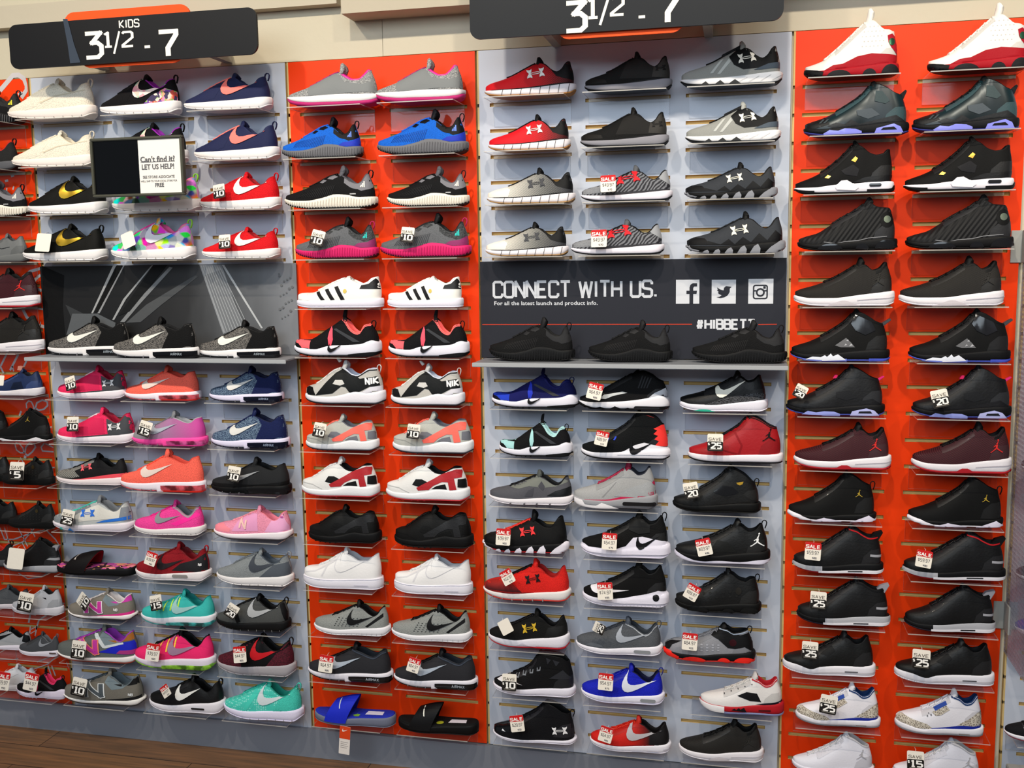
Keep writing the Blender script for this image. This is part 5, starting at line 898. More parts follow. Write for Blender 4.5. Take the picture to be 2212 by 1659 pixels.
rowD(3, ('uawhite', 1051, 1242, 362, 'white to grey striped runner, upper of two'), ('clutch', 1254, 1453, 357, 'grey patterned runner with red logo, upper of two'), ('spinegrey', 1478, 1680, 350, 'charcoal runner with grey sole pods, upper of two'))
rowD(5, ('uawhite', 1048, 1227, 479, 'white to grey striped runner above the CONNECT banner'), ('clutch', 1233, 1435, 474, 'grey patterned runner with red logo, lower of two'), ('spinegrey', 1481, 1697, 456, 'charcoal runner with grey sole pods above the banner'))
rowD(11, ('prestoblue', 1062, 1250, 795, 'royal blue strap trainer with white sole'), ('supermax', 1250, 1447, 798, 'black and white high top with ribbed ankle'), ('kyrie', 1467, 1660, 799, 'black basketball shoe with white tick and green sole patch'))
rowD(13, ('prestomint', 1078, 1236, 893, 'black strap trainer with pale mint toe'), ('hyperdunk', 1255, 1448, 884, 'black high top with zigzag red heel'), ('jordanred', 1486, 1693, 888, 'dark red leather high top with white sole'))
rowD(15, ('uamicro', 1056, 1239, 1013, 'dark grey runner with camouflage logo and white sole'), ('flightgrey', 1238, 1421, 994, 'light grey basketball shoe with crimson rand'), ('ten', 1453, 1645, 1001, 'black leather high top with small gold print'))
rowD(17, ('spinered', 1043, 1228, 1099, 'black runner with red laces and white pods'), ('hyperrev', 1255, 1448, 1100, 'black basketball shoe with ankle strap and white heel'), ('superfly', 1458, 1665, 1117, 'black basketball shoe with white jumping figure'))
rowD(19, ('uared2', 1044, 1233, 1204, 'bright red runner with black logo and laces'), ('kd', 1258, 1445, 1207, 'black knit basketball shoe with round sole badge'), ('carbon13', 1458, 1646, 1223, 'all black quilted basketball shoe with round badge'))
rowD(21, ('uagold', 1055, 1230, 1312, 'black runner with gold logo'), ('tavasgrey', 1244, 1432, 1329, 'mid grey runner with silver tick and air window'), ('lowthirteen', 1434, 1633, 1342, 'grey and black basketball shoe with red pods'))
rowD(23, ('uahigh', 1065, 1243, 1402, 'tall black high top with grey lace loops'), ('tavasblue', 1255, 1436, 1430, 'royal blue runner with white tick'), ('fivelow', 1511, 1695, 1448, 'white leather basketball shoe with black side net'))
rowD(25, ('uamid', 1065, 1245, 1507, 'black basketball shoe with white logo on heel'), ('lunar', 1274, 1450, 1543, 'red to black fading runner with silver tick'), ('bflyblack', 1466, 1651, 1548, 'black basketball shoe with white sole, lowest on banner panel'))
def rowE(k, m, a, b, D):
    put('E', 0, k, m, *a, D + ', left of its pair'); put('E', 1, k, m, *b, D + ', right of its pair')
rowE(-1, 'thirteenwhite', (1738, 1945, 20), (2005, 2228, -12), 'white high top with dark red sole')
rowE(1, 'sixirid', (1736.6, 1967, 163), (1971, 2207, 158), 'shimmering dark green high top with lilac bubbles')
rowE(3, 'four', (1716, 1934, 300), (1953, 2195, 287), 'black high top with gold lace clips')
rowE(5, 'thirteenblack', (1723, 1941.5, 420), (1956.4, 2194, 416), 'black quilted high top with shiny round badge')
rowE(7, 'bflyblack', (1715, 1935, 555), (1942, 2173, 552), 'black woven basketball shoe with white sole')
rowE(9, 'five', (1708, 1925, 658), (1962.5, 2188, 661), 'black high top with white shark teeth sole')
rowE(11, 'sixblack', (1698, 1914.5, 786), (1969.7, 2190, 785), 'black high top with pink heel tab')
rowE(13, 'bflymaroon', (1714.7, 1928, 910), (1968.8, 2190, 908), 'maroon woven basketball shoe with red logo')
rowE(15, 'trunner', (1701.5, 1896, 1014), (1960, 2172, 1024), 'black high top with small gold jumping figure')
rowE(17, 'dubred', (1712.6, 1911, 1130), (1950, 2177, 1142), 'black leather high top with red collar line')
rowE(19, 'dubgrey', (1721, 1925, 1243), (1953, 2154, 1257), 'black high top with light grey sole panel')
rowE(21, 'threeblack', (1691, 1894, 1357), (1932, 2152.5, 1374), 'black leather high top with plain white sole')
rowE(23, 'threewhite', (1718.5, 1905, 1470), (1933, 2129, 1483), 'white high top with grey crackle print')
rowE(25, 'flightwhite', (1711, 1891, 1577), (1928, 2123, 1590), 'all white high top with grey jumping figure')
# the far left panel: smaller sizes
A = lambda col, k, m, xl, xr, yt, D: put('A', col, k, m, xl, xr, yt, D)
A(1, -1, 'todblackyellow', -118, 48, 190, 'black trainer with yellow mark at the top left edge')
A(1, 1, 'todgreyred', -122, 36, 304, 'dark grey runner with red lining at the left edge')
A(1, 3, 'alphablack', -105, 57, 412, 'black runner with white ribbed sole at the left edge')
A(1, 5, 'todgrey', -62, 56, 504, 'all grey soft toddler shoe at the left edge')
A(1, 7, 'bflymaroon', -95, 81, 597, 'maroon basketball shoe cut off by the left edge')
A(1, 9, 'bflyblack', -90, 90, 700, 'black basketball shoe with white sole at the left edge')
A(1, 11, 'todnavy', -30, 89, 790, 'navy high top with rose gold tongue patch')
A(1, 13, 'todtrunner', -12, 105, 880, 'small black high top with gold jumping figure'); A(0, 13, 'todtrunner', -125, 14, 886, 'black toddler high top half cut off, beside the gold figure one')
A(1, 15, 'todthirteen', 4, 112, 985, 'small black quilted shoe with SAVE 5 tag'); A(0, 15, 'todthirteen', -100, 20, 988, 'small black shoe cut off left of the SAVE 5 tag')
A(1, 17, 'todthirteen', 18, 116, 1080, 'small all black quilted shoe below the SAVE 5 tag'); A(0, 17, 'todthirteen', -75, 34, 1076, 'small all black shoe with a second one at its right')
A(1, 19, 'toddub', 8, 128, 1158, 'small black and grey high top with blank tag'); A(0, 19, 'todgreyred', -100, 28, 1165, 'red trimmed black shoe cut off beside the blank tag')
A(1, 21, 'todlight', 26, 131, 1262, 'small light grey high top with SAVE 10 tag'); A(0, 21, 'todfree', -48, 62, 1264, 'small dark grey runner behind the light grey high top')
A(1, 23, 'todmax', 41, 124, 1362, 'small grey runner with white sole and air window'); A(0, 23, 'todtick', -40, 64, 1354, 'small silver trainer with large black tick')
A(1, 25, 'todpresto', 36, 141, 1440, 'small black and pink trainer with SALE tag'); A(0, 25, 'todwhite', -40, 78, 1432, 'small white strap trainer with SALE tag')
# beyond the divider
put('F', 0, 23, 'endred', 2172, 2330, 1412, 'black runner with white and dark red sole beyond divider')
put('F', 0, 25, 'endblack', 2178, 2345, 1532, 'plain black runner toe at the lower right edge')
put('F', 0, 13, 'endred', 2204, 2380, 965, 'dark shoe with white sole seen through the divider'); put('F', 0, 17, 'endblack', 2195, 2370, 1130, 'dark shoe lower down behind the clear divider'); put('F', 0, 19, 'tavasblue', 2193, 2365, 1225, 'blue shoe behind the lower part of the divider')
# ------------------------------------------------------------------ long grey shelves and the six shoes on them
def long_shelf(name, x0, x1, ya, d, label):
    a, b = at(x0, ya, d), at(x1, ya + (8 if x0 < 500 else 7), d); z = (a.z + b.z) / 2
    t = empty(name, ((a.x + b.x) / 2, 0, z)); w = (b.x - a.x) / 2
    box('shelf_board', '7f8287q', -w, w, -d, -.0015, -.006, 0, t, .002)
    box('shelf_front_lip', 'a9abadq', -w, w, -d - .004, -d, -.012, .001, t, .0015)
    return tag(t, label, 'shelf', 'long grey shelves under the banners'), z, a.x, b.x
s1, z1, xa1, xb1 = long_shelf('display_shelf', 53, 618, 771, .16, 'long grey shelf under the dark photo banner')
s2, z2, xa2, xb2 = long_shelf('display_shelf', 1020, 1703, 784, .16, 'long grey shelf under the CONNECT WITH US banner')
for a, D in (((103, 278, 682), 'leftmost black knit runner on the dark banner shelf'), ((243, 424, 683), 'middle black knit runner on the dark banner shelf'), ((427, 602, 690), 'rightmost black knit runner on the dark banner shelf')):
    put('B', 0, 9, 'seqblack', *a, D, base=z1 + .0015, yc={103: .054, 243: .118}.get(a[0], .08), shelf=False)
for a, D in (((1056, 1241, 684), 'all black ribbed runner at the left of the banner shelf'), ((1270, 1453, 690), 'all black ribbed runner in the middle of banner shelf'), ((1493.5, 1701.7, 690), 'all black ribbed runner under the white hashtag')):
    put('D', 0, 9, 'alphadark', *a, D, base=z2 + .0015, yc=.08, shelf=False)
# ------------------------------------------------------------------ price tags
def flat(name, polys, m, parent, y=0.0, sc_=1.0, off=(0, 0), thick=0):
    V, Fc = [], []
    for q in polys:
        o = len(V); y -= 1e-5; V += [(off[0] + p[0] * sc_, y, off[1] + p[1] * sc_) for p in q]; Fc.append(tuple(range(o, o + len(q))))
    me = meshof(name, V, Fc, [m], smooth=False); bm = bmesh.new(); bm.from_mesh(me)
    bmesh.ops.triangulate(bm, faces=[f for f in bm.faces if len(f.verts) > 4])
    for f in bm.faces:
        f.normal_update()
        if f.normal.y > 0: f.normal_flip()
    bm.to_mesh(me); bm.free()
    return link(name, me, parent)
def rrect(x0, x1, z0, z1, r, n=5):
    out = []
    for cx, cz, a in ((x1-r, z0+r, -90), (x1-r, z1-r, 0), (x0+r, z1-r, 90), (x0+r, z0+r, 180)):
        for i in range(n + 1):
            t = math.radians(a + 90 * i / n); out.append((cx + r*math.cos(t), cz + r*math.sin(t)))
    return out
def slab(name, poly, y0, y1, m, parent, bev=0):
    n = len(poly); V = [(p[0], y0, p[1]) for p in poly] + [(p[0], y1, p[1]) for p in poly]
    me = meshof(name, V, [tuple(range(n)), tuple(range(2*n-1, n-1, -1))] + [(i, (i+1) % n, n + (i+1) % n, n + i) for i in range(n)], [m], smooth=False)
    bm = bmesh.new(); bm.from_mesh(me); bmesh.ops.recalc_face_normals(bm, faces=bm.faces); bm.to_mesh(me); bm.free()
    return link(name, me, parent)
def words_(name, text, m, parent, x, z, h, width=None, y=-.001, t=.16, center=False, gap=.24):
    st = strokes(text, t, gap); w = twidth(text, gap) * h
    sx = (width / w) if width else 1
    if center: x -= w * sx / 2
    return flat(name, [[(p[0] * h * sx, p[1] * h) for p in q] for q in st], m, parent, y, 1, (x, z))
def price_tag(kind, txt, px, py, rot, w, D):
    d = .137
    c = at(px, py, d); W = abs(at(px + w/2, py, d).x - at(px - w/2, py, d).x); Hh = W * 1.12
    t = empty('price_tag', c)
    t.rotation_euler = (Matrix.Rotation(math.radians(-rot), 4, 'Y') @ Matrix.Rotation(math.radians(-14), 4, 'X')).to_euler()
    word = {'S': 'red and white SALE tag on the ', 'V': 'white and black SAVE tag on the ', 'B': 'blank cream tag on the '}[kind]
    lab = word + D
    tag(t, ' '.join(lab.split()[:16]), 'price tag', 'price tags hanging on the shoes')
    x0, x1, z0, z1 = -W/2, W/2, -Hh/2, Hh/2
    slab('card', rrect(x0, x1, z0, z1, W*.09), -.0004, .0004, 'eee6d8f', t)
    V, Fc = tube([(0, 0, z1 - W*.07), (W*.03, .004, z1 + W*.08), (0, .02, z1 + W*.16)], .0006, 5); link('string', meshof('string', V, Fc, ['d8d4ccf']), t)
    if kind == 'S':
        flat('red_header', [rrect(x0, x1, z0 + Hh*.62, z1, W*.09)], 'c61a1cf', t, -.0006)
        words_('sale_lettering', 'SALE', 'f4efe8f', t, 0, z0 + Hh*.68, Hh*.17, W*.86, -.0009, .22, True)
        words_('price_writing', '$' + txt, '4a4648f', t, 0, z0 + Hh*.33, Hh*.18, W*.72, -.0008, .13, True)
        words_('old_price', '$' + str(int(float(txt) // 5 * 5 + 25)), '57535cf', t, W*.12, z0 + Hh*.08, Hh*.09, W*.26, -.0008, .2, True)
    elif kind == 'V':
        flat('black_footer', [rrect(x0, x1, z0, z0 + Hh*.56, W*.09)], '26211cf', t, -.0006)
        words_('save_lettering', 'SAVE', '6b6258f', t, 0, z0 + Hh*.62, Hh*.15, W*.8, -.0009, .15, True)
        words_('amount_lettering', txt, 'f4f0eaf', t, W*.07, z0 + Hh*.17, Hh*.3, W*(.36 if len(txt) == 1 else .62), -.0009, .24, True)
        words_('dollar_sign', '$', 'f4f0eaf', t, x0 + W*.05, z0 + Hh*.34, Hh*.14, None, -.0009, .22)
        flat('underline', [[(x0 + W*.14, z0 + Hh*.08), (x1 - W*.08, z0 + Hh*.08), (x1 - W*.08, z0 + Hh*.11), (x0 + W*.14, z0 + Hh*.11)]], '8d867cf', t, -.0008)
TG = [('V','10',473,413,8,25,'upper red trainer with white tick'), ('B','',93.5,524,-4,31,'gold tick trainer, third shelf above dark banner'), ('B','',277,518,22,28,'camouflage trainer with pink laces'), ('V','10',485,522,4,25,'lower red trainer with white tick'),
 ('V','10',152,828,18,23,'upper pink runner with grey heel'), ('V','10',157,916,2,25,'lower pink runner with grey heel'), ('V','15',313,926,-16,26,'grey to magenta runner'), ('V','10',504.5,1024,-8,27,'dark grey and black runner'),
 ('V','25',146,1118,-10,26,'silver grey runner with blue logo'), ('S','39.97',326,1207,-16,23,'dark red runner with red heel loop'), ('V','10',180.5,1299,55,26,'grey runner with magenta N'), ('V','15',337,1302,14,26,'teal runner'), ('V','20',500.5,1320,-30,24,'dark grey trainer with black sole'),
 ('V','10',169.7,1403.6,-3,30,'grey runner with purple N'), ('S','39.97',330,1409,-4,29,'hot pink runner'), ('S','44.97',518,1414,9,28,'burgundy trainer'), ('V','10',170.5,1484,-8,30,'grey runner with dark N'), ('S','49.97',357.5,1493,38,20,'black leather trainer'),
 ('V','10',685.7,514,-14,28,'grey magenta runner, left of its pair'), ('V','10',880,507,-6,28,'grey magenta runner, right of its pair'), ('V','10',690,929,-10,26,'coral caged trainer, left of its pair'), ('V','10',893,932,-5,27,'coral caged trainer, right of its pair'),
 ('S','64.97',704,1434,-4,30,'charcoal runner, left of its pair'), ('S','64.97',893.5,1437,-14,26,'charcoal runner, right of its pair'),
 ('S','49.97',1313.6,396.5,2,33,'upper grey runner with red logo'), ('S','49.97',1294,515,1,34,'lower grey runner with red logo'), ('S','64.97',1285,845,-13,32,'black high top with ribbed ankle'), ('S','89.97',1300,947,-12,28,'high top with zigzag heel'), ('V','25',1545,956,0,34,'dark red high top'),
 ('V','20',1493,1060,12,32,'black high top with gold print'), ('S','39.97',1087,1160,-1,31,'black runner with red laces'), ('S','54.97',1316.5,1169.5,-2,32,'black basketball shoe with ankle strap'), ('S','69.97',1520.6,1182,15,33,'shoe with white jumping figure'),
 ('S','52.97',1096,1246.5,32,27,'bright red runner'), ('S','74.97',1307,1277,5,33,'black knit shoe with round sole badge'), ('S','89.97',1495,1279.5,-28,30,'all black quilted shoe'), ('B','',1092,1354,32,27,'black runner with gold logo'), ('V','25',1294,1357,68,23,'mid grey runner with air window'),
 ('S','84.97',1490,1386,-3,33,'grey basketball shoe with red pods'), ('V','10',1100,1474,1,31,'tall black high top with grey loops'), ('S','54.97',1308.4,1473,-2,32,'royal blue runner'), ('S','29.97',1117,1563,11,30,'black shoe with white heel logo'), ('S','64.97',1309,1586.5,-14,29,'red to black runner'),
 ('V','20',1729,846,-28,27,'black high top with pink tab, left of its pair'), ('V','20',2031,861,13,37,'black high top with pink tab, right of its pair'), ('S','59.97',1756,1191,-4,35,'red collared high top, left of its pair'), ('S','59.97',1996,1207.5,-9,35,'red collared high top, right of its pair'),
 ('V','25',1767.5,1297,-3,35,'black high top with grey sole panel'), ('V','25',1749.5,1405,-3,35,'black high top with plain white sole, left one'), ('V','25',1990,1424,-3,39,'black high top with plain white sole, right one'), ('V','25',1789.6,1522,-8,37,'white crackle print high top'), ('V','15',1977.7,1642.6,0,37,'all white high top'),
 ('B','',0,822,0,17,'navy high top cut by the left edge'), ('V','5',36,1018,0,31,'small black quilted shoe'), ('B','',34,1206.6,-3,34,'small black and grey high top'), ('V','10',55,1300.6,-8,31,'small light grey high top'), ('S','44.97',67,1473,-8,29,'small black and pink trainer'), ('S','29.97',6,1471,-4,29,'small white strap trainer')]
for a in TG: price_tag(*a)
# hanging maker's tag of the blue slide
c = at(744, 1599, .14); t = empty('hang_tag', c); t.rotation_euler = (0, math.radians(5), 0)
tag(t, 'long orange and white tag hanging from the blue slide sandal', 'tag')
a, b = at(733, 1599, .14).x - c.x, at(756, 1599, .14).x - c.x; h = .048
slab('card', rrect(a, b, -h, h, .002), -.0004, .0004, 'ece4dcf', t); flat('orange_top', [rrect(a, b, h*.1, h, .002)], 'e0481cf', t, -.0007)
flat('curved_tick_logo', [xf(SWP, a*.5, h*.6, (b-a)*.5, 4)], 'f4eee6f', t, -.0009); 
for i in range(4): flat('printed_line', [[(a*.7, -h*(.15+i*.13)), (b*(.7 - .2*(i % 2)), -h*(.15+i*.13)), (b*(.7 - .2*(i % 2)), -h*(.12+i*.13)), (a*.7, -h*(.12+i*.13))]], '9a9490f', t, -.0008)

# ------------------------------------------------------------------ hanging size signs
def rect_at(x0, x1, y0, y1, d):
    """world rectangle of a board parallel to the wall whose edges the photograph shows at those pixels"""
    ym, xm = (y0 + y1) / 2, (x0 + x1) / 2
    return at(x0, ym, d).x, at(x1, ym, d).x, at(xm, y1, d).z, at(xm, y0, d).z
def size_sign(X0, X1, Z0, Z1, d, tabs, label, kids, texts):
    cx, cz = (X0 + X1) / 2, (Z0 + Z1) / 2; t = empty('hanging_sign', (cx, -d, cz)); tag(t, label, 'sign', 'hanging size signs')
    slab('board', rrect(X0 - cx, X1 - cx, Z0 - cz, Z1 - cz, .028, 7), -.004, .004, '1c1d22q', t)
    for x0, x1, z0, z1 in tabs: slab('orange_back_plate', rrect(x0 - cx, x1 - cx, z0 - cz, z1 - cz, .035, 7), .006, .012, 'f2521cf', t)
    for s in (-.22, .22): box('wall_bracket', 'b8b2a6q', s - .012, s + .012, .012, d - .004, Z0 - cz + .02, Z0 - cz + .05, t)
    for nm, txt, px0, px1, py0, py1, th in texts:
        a, b, z0, z1 = rect_at(px0, px1, py0, py1, d + .005)
        words_(nm, txt, 'f1ebdff', t, a - cx, z0 - cz, z1 - z0, b - a, -.0052, th)
    return t
D1 = .2
X0, X1, Z0, Z1 = rect_at(21, 557, 35, 134, D1)
tx0, tx1, tz0, tz1 = rect_at(142, 415, 18, 142, D1 - .01)
bx0, bx1, _, _ = rect_at(172, 395, 18, 142, D1 - .01)
sg = size_sign(X0, X1, Z0, Z1, D1, [(tx0, tx1, (Z0+Z1)/2, tz1), (bx0, bx1, tz0, (Z0+Z1)/2 + .03)], 'black hanging sign reading KIDS 3 1/2 - 7 with orange back plate', True,
  [('kids_lettering', 'KIDS', 258, 300, 43, 59, .17), ('size_number', '3', 184, 219, 72, 124, .17), ('size_number', '1', 226, 241, 71, 101, .16), ('size_number', '/', 245, 259, 70, 110, .12), ('size_number', '2', 264, 286, 69, 100, .16), ('dash', '-', 310, 326, 80, 110, .2), ('size_number', '7', 344, 381, 68, 121, .18)])
cx, cz = sg.location.x, sg.location.z
tp = [(136, 41), (146, 41), (160, 95), (174, 135), (152, 137), (146, 95)]
flat('adhesive_tape', [[(at(x, y, D1 + .005).x - cx, at(x, y, D1 + .005).z - cz) for x, y in tp]], '3c4450g', sg, -.0056)
D2 = .26
X0, X1, Z0, _ = rect_at(1016, 1692, 65, 65, D2); Z1 = Z0 + .26
tx0, tx1, tz0, _ = rect_at(1203, 1479, 74, 74, D2 - .01)
sg2 = size_sign(X0, X1, Z0, Z1, D2, [(tx0, tx1, tz0 - .005, Z0 + .12), (tx0 - .04, tx1 + .04, Z0 + .1, Z1 + .03)], 'black hanging sign reading 3 1/2 - 7 over the banner panel', False,
  [('size_number', '3', 1222, 1264, 6, 66, .17), ('size_number', '1', 1271, 1291, -3, 38, .16), ('size_number', '/', 1296, 1315, -4, 46, .12), ('size_number', '2', 1320, 1346, -6, 32, .16), ('dash', '-', 1377, 1396, 14, 46, .2), ('size_number', '7', 1421, 1464, -14, 48, .18)])
wx, wz = sg2.location.x, sg2.location.z
words_('kids_lettering', 'KIDS', 'f1ebdff', sg2, -.03, .085, .028, .085, -.0052, .17)

# ------------------------------------------------------------------ message holder
def fonttext(name, text, m, parent, x0, x1, z0, z1, y=-.001, bold=.0):
    cu = bpy.data.curves.new(name, 'FONT'); cu.body = text; cu.offset = bold; cu.resolution_u = 2
    ob = bpy.data.objects.new('tmp', cu); C.objects.link(ob); bpy.context.view_layer.update()
    me = bpy.data.meshes.new_from_object(ob.evaluated_get(bpy.context.evaluated_depsgraph_get())); bpy.data.objects.remove(ob)
    xs = [v.co.x for v in me.vertices]; ys = [v.co.y for v in me.vertices]
    for v in me.vertices:
        v.co = Vector((x0 + (v.co.x - min(xs)) / (max(xs) - min(xs)) * (x1 - x0), y, z0 + (v.co.y - min(ys)) / (max(ys) - min(ys)) * (z1 - z0)))
    me.materials.clear(); me.materials.append(mat(m)); me.name = name
    return link(name, me, parent)
D3 = .24
X0, X1, Z0, Z1 = rect_at(196, 395, 295, 424, D3); cx, cz = (X0+X1)/2, (Z0+Z1)/2
h = empty('message_holder', (cx, -D3, cz)); tag(h, 'dark framed message holder reading Can\'t find it? LET US HELP!', 'sign')
w2, h2 = (X1-X0)/2, (Z1-Z0)/2; fr = .0085
bm = bmesh.new()
for b in (boxdata(-w2, w2, 0, .016, h2-fr, h2, .002), boxdata(-w2, w2, 0, .016, -h2, -h2+fr, .002), boxdata(-w2, -w2+fr, 0, .016, -h2+fr, h2-fr, .001), boxdata(w2-fr, w2, 0, .016, -h2+fr, h2-fr, .001)):
    m_ = bpy.data.meshes.new('t'); b.to_mesh(m_); b.free(); bm.from_mesh(m_); bpy.data.meshes.remove(m_)
me = bpy.data.meshes.new('frame'); bm.to_mesh(me); bm.free(); me.materials.append(mat('4a4a40q')); link('frame', me, h)
px = lambda x: at(x, 360, D3).x - cx
pz = lambda y: at(295, y, D3).z - cz
box('black_screen', '08090cg', -w2+fr, px(298), .006, .012, -h2+fr, h2-fr, h)
pap = box('paper', 'e9e4dcf', px(298), w2-fr, .006, .012, -h2+fr, h2-fr, h)
tt = lambda n, s, a, b, c, d, bo=.02: fonttext(n, s, '5a5a5ef' if bo else '77757af', h, px(a), px(b), pz(d), pz(c), .0052, bo)
tt('heading_lettering', "Can't find it?", 301.5, 376.5, 338, 351, .03); tt('heading_lettering', 'LET US HELP!', 304, 374, 355, 367, .03)
tt('body_lettering', 'SEE STORE ASSOCIATE', 305, 374, 380, 386, .02); tt('body_lettering', 'WE\'LL SHIP TO YOUR LOCAL STORE FOR', 300, 379, 390, 394, .01); tt('body_lettering', 'FREE', 331, 350, 396, 405, .03)
flat('underline', [[(px(302), pz(351.2)), (px(376), pz(351.2)), (px(376), pz(350.2)), (px(302), pz(350.2))]], '5a5a5ef', h, .0053)
box('mounting_arm', '3a3a38q', .0, .02, .016, D3 - .007, -.012, .012, h)

# ------------------------------------------------------------------ banners
def banner_mat():
    m, nt, b, nd, lk = nmat('photo_print'); tc = nd.new('ShaderNodeTexCoord'); sx = nd.new('ShaderNodeSeparateXYZ'); lk.new(tc.outputs['Object'], sx.inputs[0])
    n = nd.new('ShaderNodeTexNoise'); n.inputs['Scale'].default_value = 5; n.inputs['Detail'].default_value = 4
    mp = nd.new('ShaderNodeMapping'); mp.inputs['Rotation'].default_value = (0, .8, 0); mp.inputs['Scale'].default_value = (1, 1, .35); lk.new(tc.outputs['Object'], mp.inputs[0]); lk.new(mp.outputs[0], n.inputs[0])
    ma = nd.new('ShaderNodeMath'); ma.operation = 'MULTIPLY_ADD'; ma.inputs[1].default_value = .45; lk.new(n.outputs[0], ma.inputs[0])
    mr = nd.new('ShaderNodeMapRange'); mr.inputs[1].default_value = -.2; mr.inputs[2].default_value = .42; mr.inputs[3].default_value = -.15; mr.inputs[4].default_value = .5; lk.new(sx.outputs[0], mr.inputs[0]); lk.new(mr.outputs[0], ma.inputs[2])
    r = ramp(nd, [(.12, '161617'), (.35, '2a2a2b'), (.55, '55575a'), (.75, '7c7f84'), (.95, '8a8d92')]); lk.new(ma.outputs[0], r.inputs[0]); lk.new(r.outputs[0], b.inputs['Base Color']); b.inputs['Roughness'].default_value = .45
    return m
DB = .012
X0, X1, Z0, Z1 = rect_at(93, 643, 572, 775, DB); cx = (X0+X1)/2; Z0 = z1 + .002
bn = empty('banner', (cx, -DB, Z0)); tag(bn, 'dark photographic banner with light streaks behind three knit runners', 'banner')
me = box('printed_board', banner_mat(), X0-cx, X1-cx, 0, .006, 0, Z1-Z0, bn)
def bp(pts): return [(at(x, y, DB).x - cx, at(x, y, DB).z - Z0) for x, y in pts]
z_ = lambda L: [(x/3.318, 450 + y/3.318) for x, y in L]
for i, (pts, m) in enumerate([([(300,410),(460,480),(450,700),(480,1050),(330,1050)], '141415f'), ([(470,690),(600,755),(640,760),(640,800),(520,800)], '3c3e40f'), ([(1430,405),(1590,405),(1740,850),(1600,900)], '8b8e92f'), ([(1460,480),(1590,440),(1750,850),(1620,890)], '74777bf'), ([(1590,405),(1608,405),(1885,858),(1872,860)], 'b9bcbef'),
    ([(655,752),(668,752),(835,408),(812,408)], 'a2a3a4f'), ([(700,752),(716,752),(895,408),(885,408)], '8f9092f'), ([(805,800),(820,800),(905,650),(1098,408),(1088,408),(885,650)], '9d9fa0f'), ([(862,815),(895,815),(1000,690),(1240,425),(1215,420),(980,670)], '808284f'), ([(905,820),(1010,815),(1160,690),(1420,490),(1400,480),(1050,690)], '4e5052f'),
    ([(520,755),(700,755),(830,820),(800,1040),(440,1040)], '595c5ff'), ([(840,408),(880,408),(705,740),(680,745)], '1c1c1df'), ([(1100,408),(1200,408),(930,740),(850,770)], '232425f')]):
    flat('printed_streak', [bp(z_(pts))], m, bn, -.0006 - i * .00008)
flat('printed_streak', [bp(z_([(1440 + i*16 + 2, 410), (1446 + i*16, 410), (1612 + i*22, 890 - i*4), (1607 + i*22, 890 - i*4)])) for i in range(9)], 'a9acaff', bn, -.0018)
flat('printed_speck', [bp(z_(oval(2040 + (i * 37) % 100 - 40, 470 + (i * 53) % 330, 6 + i % 3 * 2, 6 + i % 3 * 2, 8))) for i in range(20)], '67696cf', bn, -.0019)
# the CONNECT WITH US banner
X0, X1, Z0, Z1 = rect_at(1037, 1701, 561, 785, DB); cx = (X0+X1)/2; Z0 = z2 + .002
X0 = max(X0, -.789); X1 = min(X1, .124)
bn = empty('banner', (cx, -DB, Z0)); tag(bn, 'charcoal banner reading CONNECT WITH US with three square icons', 'banner')
box('printed_board', '32333bq', X0-cx, X1-cx, 0, .006, 0, Z1-Z0, bn)
WL = 'd9dbe0f'
a = bp([(1067, 642)])[0]; b = bp([(1418, 608)])[0]
words_('headline_lettering', 'CONNECT WITH US.', WL, bn, a[0], a[1], b[1]-a[1]+.002, b[0]-a[0], -.0008, .17, gap=.18)
a = bp([(1068, 662)])[0]; b = bp([(1291, 650)])[0]
fonttext('small_lettering', 'For all the latest launch and product info.', WL, bn, a[0], b[0], a[1], b[1], -.0008, .012)
for (x0, x1, y0, y1) in ((1042, 1495, 700, 702), (1638, 1678, 700, 702)): flat('red_line', [bp([(x0, y1), (x1, y1 - .5), (x1, y0 - .5), (x0, y0)])], 'c8402cf', bn, -.0008)
a = bp([(1504, 710)])[0]; b = bp([(1630, 691)])[0]
words_('hashtag_lettering', '#HIBBETT', WL, bn, a[0], a[1], b[1]-a[1], b[0]-a[0], -.0008, .23, gap=.2)
def icon(x0, x1, y0, y1): 
    a = bp([(x0, y1)])[0]; b = bp([(x1, y0)])[0]; return a, b
DK = '32333bq'
(a, b) = icon(1460, 1511, 604, 656); flat('white_square', [[(a[0], a[1]), (b[0], a[1]), (b[0], b[1]), (a[0], b[1])]], WL, bn, -.0008)
s = b[0] - a[0]; sq = lambda pts: [(a[0] + x*s, a[1] + y*s) for x, y in pts]
flat('letter_f_icon', [sq([(.58,0),(.74,0),(.74,.42),(.58,.42)]), sq([(.45,.42),(.88,.42),(.9,.56),(.45,.56)]), sq([(.58,.56),(.74,.56),(.74,.68),(.78,.74),(.9,.74),(.9,.88),(.72,.88),(.62,.82),(.58,.7)])], DK, bn, -.0012)
(a, b) = icon(1537, 1590, 604, 656); flat('white_square', [[(a[0], a[1]), (b[0], a[1]), (b[0], b[1]), (a[0], b[1])]], WL, bn, -.0008)
flat('bird_icon', [sq([(.2,.28),(.34,.3),(.42,.36),(.3,.42),(.26,.48),(.3,.5),(.22,.58),(.26,.6),(.22,.7),(.38,.6),(.5,.57),(.52,.68),(.6,.75),(.7,.74),(.84,.72),(.76,.64),(.76,.5),(.68,.36),(.54,.27),(.36,.24)])], DK, bn, -.0012)
(a, b) = icon(1616, 1671, 602, 656); flat('white_square', [[(a[0], a[1]), (b[0], a[1]), (b[0], b[1]), (a[0], b[1])]], WL, bn, -.0008)
